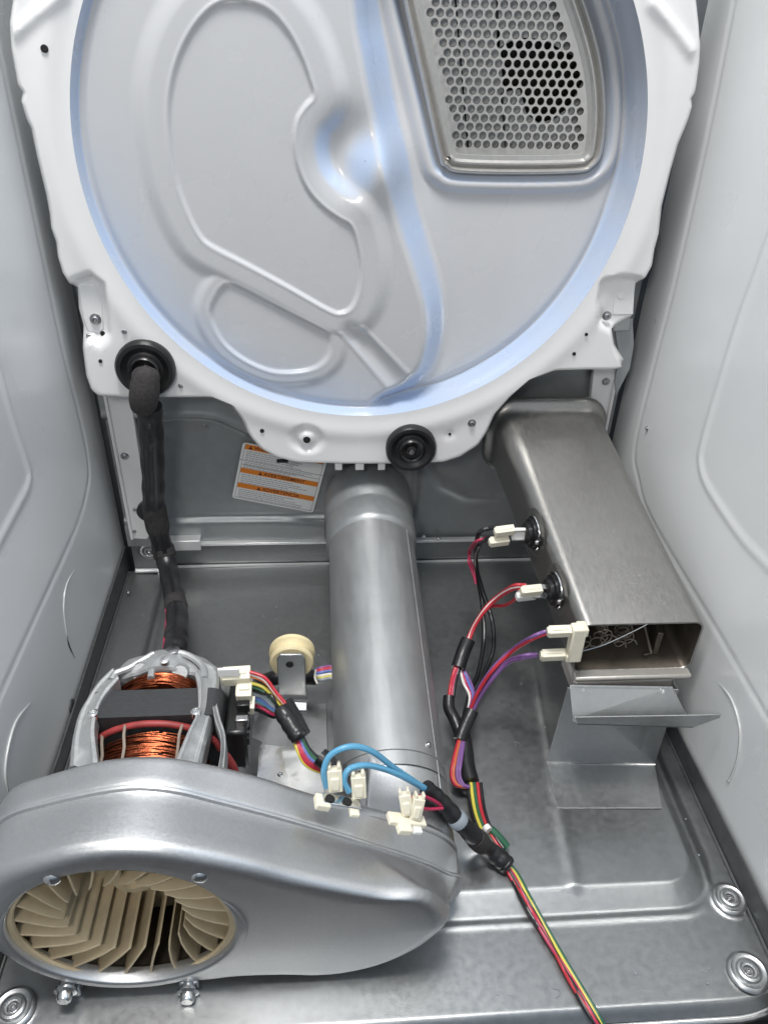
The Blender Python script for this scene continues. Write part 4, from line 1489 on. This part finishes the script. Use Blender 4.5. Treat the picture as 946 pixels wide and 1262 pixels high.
# folded tray at the top
d0, d1 = at(706, 889, y=yr - .022), at(852, 895, y=yr - .022)
e0_, e1_ = at(712, 896, y=yr - .028), at(850, 898, y=yr - .028)
top0, top1 = at(702, 846, y=yr + .002), at(828, 848, y=yr + .002)
tr_ = MB()
tr_.prism([top0, top1, d1, d0], (0, .0013, .001))
tray = tr_.build('tray_back', M['bracket'], stand, smooth=False, bevel=.0004)
f0, f1, f2, f3 = at(708, 884, y=yr - .034), at(888, 881, y=yr - .034), at(886, 885, y=yr - .034), at(853, 897, y=yr - .034)
f4 = at(711, 893, y=yr - .034)
MB().prism([f0, f1, f2, f3, f4], (0, .0014, 0)).build('tray_lip', M['bracket'], stand, smooth=False, bevel=.0004)
MB().prism([d0, d1, f3, f4], (0, 0, .0012)).build('tray_floor', M['bracket'], stand, smooth=False)
for (px, py) in ((718, 851), (815, 851), (787, 858)):
    put_screw(at(px, py, y=yr + .001), (0, -.6, .8), stand, SCREW_BRIGHT, 'screw', .55)
put_screw(at(803, 942, y=yr - .002), (0, -1, 0), stand, SCREW_BRIGHT, 'screw', .5)

# ------------------------------------------------------------------ left wiring loom
loom = thing('wiring_loom', 'black taped wiring sleeve hanging from the left rubber disc to the motor', 'wiring loom', at(196, 680, y=.86))


def wp(spec):
    """list of (px, py, 'y'|'z'|'x', value) -> points."""
    return [at(a, b, **{k: v}) for a, b, k, v in spec]


path = smooth_path(wp([(184, 500, 'y', .806), (187, 540, 'y', .816), (189, 590, 'y', .832), (190, 625, 'y', .842), (198, 665, 'y', .842), (205, 690, 'y', .832), (212, 720, 'y', .79), (218, 755, 'y', .71), (217, 785, 'y', .635), (216, 808, 'y', .60)]), 10)
n = len(path)
MB().tube(path, [.0142 - .0022 * (i / n) + .0006 * math.sin(i * .9) for i in range(n)], 18).build('taped_sleeve', M['tape'], loom)
for o_, r_2 in ((.004, .0045), (-.005, .004)):
    MB().tube([np.asarray(p) + np.array([o_, -.010, .001]) for p in path[2:-12]], r_2, 8).build('cable_strand', M['black'], loom)
sl = smooth_path(wp([(181, 452, 'y', .803), (180, 466, 'y', .795), (178, 485, 'y', .793), (176, 503, 'y', .797)]), 6)
MB().tube(sl, [.004, .008, .0115, .0135, .0145, .015, .015, .015, .0155, .0158, .016, .016, .016, .016, .0158, .0155, .0150, .0142, .013][:len(sl)], 18).build('cloth_sleeve', M['cloth'], loom)
MB().lathe([(.003, 0), (.0028, .002), (.00001, .003)], np.asarray(sl[0]) + [0, -.006, .002], (0, -1, 0), seg=10).build('sleeve_pin', M['screw'], loom)


def band(path, i0, i1, r, m, parent, name='tape_band'):
    P_ = path[i0:i1]
    MB().tube(P_, [r * (.93 if j in (0, len(P_) - 1) else 1.0) for j in range(len(P_))], 18).build(name, m, parent)


band(path, 29, 38, .0152, M['cloth'], loom)
band(path, 43, 50, .0148, M['cloth'], loom)
band(path, 66, 70, .0136, M['cloth'], loom)
band(path, 78, 82, .0130, M['tape'], loom)
kl = at(184, 628, y=.852)
MB().lathe([(.013, -.002), (.015, 0), (.015, .006), (.012, .008), (.006, .009)], kl, (0, -1, 0), seg=24).build('loom_clip', M['black'], loom)
MB().tube([np.asarray(p) + np.array([-.011, -.005, .003]) for p in path[68:86]], .0012, 6).build('wire', M['w_pink'], loom, label='thin dark red wire')


# ------------------------------------------------------------------ motor harness
def wire(parent, m, spec, r=.0019, n=8, off=None, label=None):
    P_ = smooth_path(wp(spec), n)
    if off is not None:
        P_ = [p + np.asarray(off) for p in P_]
    return MB().tube(P_, r, 9).build('wire', M[m], parent, label=label)


mh = thing('motor_harness', 'multicoloured wires with cream plugs from motor side to under the pipe', 'wire harness', at(350, 885, z=.11))
plug(at(292, 833, y=.530), (1, .05, 0), (0, -.3, 1), (.026, .014, .014), mh, 'connector', ears=False)
MB().box(at(288, 829, y=.526) + np.array([-.004, -.003, .004]), (.020, .003, .010)).build('connector_latch', M['white_plastic'], mh, bevel=.001)
plug(at(302, 853, y=.522), (1, 0, 0), (0, -.3, 1), (.014, .018, .020), mh, 'connector', ears=False)
plug(at(304, 869, y=.515), (1, 0, -.1), (0, -.3, 1), (.015, .013, .014), mh, 'connector', ears=False)
tape_c = [(352, 882, 'y', .500), (363, 905, 'y', .480)]
bund = [('w_red', 308, 828, 0), ('w_white', 310, 831, 1), ('w_orange', 309, 833, 2), ('w_yellow', 308, 841, 3), ('w_green', 309, 846, 4), ('w_grey', 309, 854, 5), ('w_navy', 310, 858, 6), ('w_blue', 309, 861, 7), ('w_pink', 312, 868, 8), ('w_black', 312, 873, 9), ('w_black', 311, 850, 10)]
for (m, px, py, k) in bund:
    f = k / 10
    tx, ty = 352 + 6 * (.5 - f) * 2, 880 - 4 * (.5 - f) * 2
    wire(mh, m, [(px, py, 'y', .525), (322 + 4 * (1 - f), py + 4 + 3 * (1 - f), 'y', .520), (336 + 4 * (1 - f), py + 16 * (1 - f) + 9, 'y', .512), (tx, ty, 'y', .500), (358 + 5 * (.5 - f), 893, 'y', .490)], .0017)
tp = smooth_path(wp([(345, 872, 'y', .504), (355, 888, 'y', .494), (366, 905, 'y', .482), (371, 911, 'y', .478)]), 6)
MB().tube(tp, [.006, .0072, .0080] + [.0084 + .0004 * math.sin(i * 1.7) for i in range(len(tp) - 6)] + [.008, .0072, .0062], 16).build('tape_band', M['tape'], mh)
tp2 = smooth_path(wp([(352, 865, 'y', .508), (365, 888, 'y', .498), (374, 906, 'y', .486)]), 6)
MB().tube(tp2, .0070, 14).build('tape_band', M['tape'], mh)
for k, (m, dx) in enumerate((('w_yellow', -7), ('w_red', -5), ('w_pink', -3), ('w_red', -1), ('w_purple', 1), ('w_navy', 3), ('w_green', 5), ('w_green', 7), ('w_black', 9))):
    wire(mh, m, [(366 + dx * .7, 906, 'y', .483), (372 + dx * .9, 922, 'y', .472), (383 + dx, 938 - dx * .5, 'y', .462), (399 + dx * .4, 944 - dx * 1.0, 'y', .457), (416, 946, 'y', .46)], .0018)
MB().tube(smooth_path(wp([(394, 932, 'y', .463), (403, 940, 'y', .458), (412, 952, 'y', .452)]), 5), .0085, 12).build('tape_band', M['tape'], mh)
for k, (m, dy) in enumerate((('w_purple', -6), ('w_pink', -4), ('w_red', -2), ('w_navy', 0), ('w_white', 4), ('w_yellow', 7), ('w_grey', 9))):
    wire(mh, m, [(384, 832 + dy * .5, 'z', .045), (395, 829 + dy, 'z', .05), (408, 827 + dy, 'z', .05), (425, 830 + dy, 'z', .05)], .0018)
MB().tube(smooth_path(wp([(300, 862, 'z', .07), (330, 838, 'z', .04), (365, 834, 'z', .04), (390, 835, 'z', .045)]), 8), .0085, 14).build('taped_sleeve', M['tape'], mh)
wire(mh, 'w_white', [(389, 826, 'z', .06), (388, 835, 'z', .06), (391, 843, 'z', .058)], .0013)

# ------------------------------------------------------------------ main harness: heater branch, blower branch, front tail
hn = thing('main_harness', 'wire harness from the heater plugs down over the pan to the front edge', 'wire harness', at(590, 1000, z=.02))
# blower branch plugs
up_ = TAIL_N
for (px, py, k) in ((404, 975, 0), (433, 983, 0), (491, 1005, 1), (504, 1010, 1)):
    c = tail_pt(px, py, .014)
    plug(c, np.array([-.05, .35, .9]) if k == 0 else np.array([-.15 if px < 500 else .2, .4, .85]), (0, -1, .2), (.020, .012, .009) if k == 0 else (.019, .010, .008), hn, 'spade_plug')
sp0 = wp([(525, 970, 'y', .425)])[0]
wire(hn, 'w_blue', [(402, 970, 'y', .398), (399, 950, 'y', .402), (408, 930, 'y', .408), (432, 920, 'y', .412), (458, 926, 'y', .416), (485, 946, 'y', .420), (510, 963, 'y', .424), (532, 977, 'y', .426)], .0026, label='light blue wire, longer loop')
wire(hn, 'w_blue', [(430, 976, 'y', .396), (424, 962, 'y', .400), (430, 948, 'y', .405), (450, 943, 'y', .410), (474, 948, 'y', .415), (500, 959, 'y', .420), (532, 978, 'y', .427)], .0026, label='light blue wire, shorter loop')
wire(hn, 'w_pink', [(495, 994, 'y', .400), (505, 984, 'y', .404), (518, 981, 'y', .409), (533, 986, 'y', .414), (545, 994, 'y', .418)], .0015)
wire(hn, 'w_pink', [(497, 992, 'y', .400), (512, 995, 'y', .404), (528, 997, 'y', .410), (545, 996, 'y', .416)], .0015)
sleeve = smooth_path(wp([(524, 970, 'y', .426), (540, 984, 'y', .424), (556, 1002, 'y', .420), (575, 1022, 'y', .416), (600, 1046, 'z', .030), (618, 1060, 'z', .020), (625, 1067, 'z', .016)]), 8)
MB().tube(sleeve, [.0068 + .0018 * min(1, i / 30) + .0004 * math.sin(i * 1.3) for i in range(len(sleeve))], 16).build('taped_sleeve', M['tape'], hn)
band(sleeve, 18, 22, .0090, M['w_grey'], hn, 'cable_tie')
band(sleeve, 27, 31, .0100, M['cloth'], hn)
# front tail
for (m, dx, ph) in (('w_yellow', 3.5, 0), ('w_green', 6, .3), ('w_pink', -1, 1.5), ('w_black', -3, 3.2), ('w_red', -2, 4.6), ('w_black', 0, 5.5)):
    tw = 2.2 if dx < 2 else .3
    wire(hn, m, [(618 + dx * .5, 1060, 'z', .018)] + [(a + dx + tw * math.sin(ph + i * 1.25), b, 'z', zz) for i, (a, b, zz) in enumerate(((630, 1075, .014), (645, 1103, .011), (660, 1130, .008), (676, 1158, .006), (692, 1186, .006), (708, 1213, .005), (724, 1240, .004), (737, 1262, .0), (752, 1285, -.012), (766, 1310, -.026)))], .0018, 6)
# heater branch, from the sleeve upwards
for (m, px, c) in (('w_yellow', 588, 0), ('w_red', 596, 1), ('w_black', 584, 2), ('w_green', 592, 3), ('w_black', 600, 4)):
    wire(hn, m, [(px + 20, 1046, 'z', .022), (px + 9, 1030, 'z', .024), (px, 1010, 'z', .024), (px - 5, 990, 'z', .022), (px - 8, 965, 'z', .024)], .0019)
MB().tube(smooth_path(wp([(604, 1022, 'z', .026), (614, 1032, 'z', .022), (624, 1044, 'z', .016)]), 5), .0042, 12).build('closed_splice', M['w_green'], hn)
MB().tube(wp([(598, 1019, 'z', .030), (602, 1024, 'z', .030)]), .0042, 12).build('splice_sleeve', M['white_plastic'], hn)
trunk = smooth_path(wp([(580, 964, 'z', .024), (575, 945, 'z', .026), (573, 925, 'z', .028), (569, 905, 'z', .032), (566, 892, 'z', .036)]), 6)
MB().tube(trunk, .0088, 14).build('taped_sleeve', M['tape'], hn)
for (m, a) in (('w_red', 0), ('w_orange', 2), ('w_purple', 6), ('w_purple', 9)):
    wire(hn, m, [(567 + a * .6, 905, 'z', .038), (559 + a, 935, 'z', .036), (556 + a * 1.1, 955, 'z', .032), (561 + a * 1.1, 967, 'z', .028), (574 + a * .5, 970, 'z', .026)], .0020)
br = smooth_path(wp([(566, 912, 'z', .036), (571, 898, 'z', .042), (577, 885, 'z', .048), (581, 876, 'z', .052)]), 5)
MB().tube(br, .0075, 14).build('tape_band', M['tape'], hn)
bl = smooth_path(wp([(567, 905, 'z', .038), (559, 885, 'z', .044), (553, 872, 'z', .050), (553, 858, 'z', .056)]), 5)
MB().tube(bl, .0065, 14).build('tape_band', M['tape'], hn)
# purple pair to ceramic block
q1 = plug(at(689, 778, y=HF - .006), (1, 0, .02), (0, -.4, 1), (.022, .009, .010), hn, 'spade_plug', ears=False)
q2 = plug(at(681, 807, y=HF - .006), (1, 0, .02), (0, -.4, 1), (.023, .009, .011), hn, 'spade_plug', ears=False)
for (m, o_) in (('w_purple', 0), ('w_red', 3)):
    wire(hn, m, [(672, 778 + o_, 'y', .55), (655, 785 + o_, 'y', .55), (630, 801 + o_, 'z', .130), (607, 823 + o_, 'z', .105), (590, 848 + o_, 'z', .078), (579, 872 + o_, 'z', .055), (574, 890, 'z', .044)], .0019)
    wire(hn, m if o_ == 0 else 'w_purple', [(661, 806 + o_ * .6, 'y', .55), (645, 808 + o_, 'y', .55), (625, 815 + o_, 'z', .120), (606, 835 + o_, 'z', .095), (590, 858 + o_, 'z', .068), (580, 878 + o_, 'z', .05), (575, 892, 'z', .044)], .0019)
# red wires to the front thermostat
plug(tc2 + NFACE * .029 + np.array([0, -.004, .006]), (1, .12, 0), (0, -.4, 1), (.021, .009, .009), hn, 'spade_plug', ears=False)
plug(tc2 + NFACE * .031 + np.array([0, .004, -.007]), (1, .12, 0), (0, -.4, 1), (.020, .009, .009), hn, 'spade_plug', ears=False, m='white_plastic')
for (m, a) in (('w_red', 0), ('w_white', 2), ('w_red', 4)):
    wire(hn, m, [(648, 721 + a * .3, 'y', .618), (632, 722 + a, 'y', .622), (612, 735 + a, 'z', .135), (597, 750 + a, 'z', .115), (584, 770 + a, 'z', .095), (572 + a, 796, 'z', .080)], .0019)
wire(hn, 'w_red', [(640, 726, 'y', .625), (635, 738, 'y', .628), (622, 746, 'z', .13), (605, 748, 'z', .115), (590, 760, 'z', .10), (576, 792, 'z', .082)], .0019)
rt_ = smooth_path(wp([(577, 788, 'z', .086), (570, 805, 'z', .076), (564, 824, 'z', .068)]), 6)
MB().tube(rt_, .0082, 14).build('tape_band', M['tape'], hn)
for (m, a) in (('w_red', 0), ('w_pink', 3), ('w_black', 5)):
    wire(hn, m, [(561 + a, 822, 'z', .070), (556 + a, 840, 'z', .062), (553 + a, 860, 'z', .055)], .0022)
for (m, a) in (('w_pink', 0), ('w_navy', 3), ('w_purple', 6), ('w_white', -3)):
    wire(hn, m, [(568 + a * .4, 824, 'z', .066), (574 + a, 842, 'z', .058), (580 + a * .5, 858, 'z', .052), (576, 880, 'z', .046)], .0017)
# black pair to the rear thermostat
plug(tc1 + NFACE * .036 + np.array([0, -.002, .008]), (1, .12, .05), (0, -.4, 1), (.021, .009, .009), hn, 'spade_plug', ears=False)
plug(tc1 + NFACE * .040 + np.array([0, .0, -.007]), (1, .12, .05), (0, -.4, 1), (.021, .009, .009), hn, 'spade_plug', ears=False)
MB().box(tc1 + NFACE * .019 + np.array([0, 0, .001]), (.015, .004, .014)).build('terminal_cover', M['white_plastic'], hn, bevel=.001)
wire(hn, 'w_black', [(614, 650, 'y', .690), (603, 651, 'y', .695), (590, 657, 'y', .70), (586, 680, 'z', .135), (589, 715, 'z', .10), (594, 745, 'z', .075), (596, 780, 'z', .055), (594, 805, 'z', .045), (588, 832, 'z', .042), (580, 850, 'z', .042), (572, 880, 'z', .040)], .0026)
wire(hn, 'w_black', [(610, 663, 'y', .690), (600, 664, 'y', .695), (590, 672, 'y', .70), (586, 695, 'z', .125), (595, 730, 'z', .09), (606, 765, 'z', .07), (608, 795, 'z', .055), (603, 815, 'z', .048), (592, 838, 'z', .045), (582, 856, 'z', .042), (574, 882, 'z', .040)], .0026)
for a in (0, 3):
    wire(hn, 'w_pink', [(600, 662, 'y', .697), (588 - a, 668, 'y', .70), (580 - a, 680, 'z', .132), (577 + a, 692, 'z', .122), (581 + a, 703, 'z', .112), (586, 720, 'z', .10)], .0013)
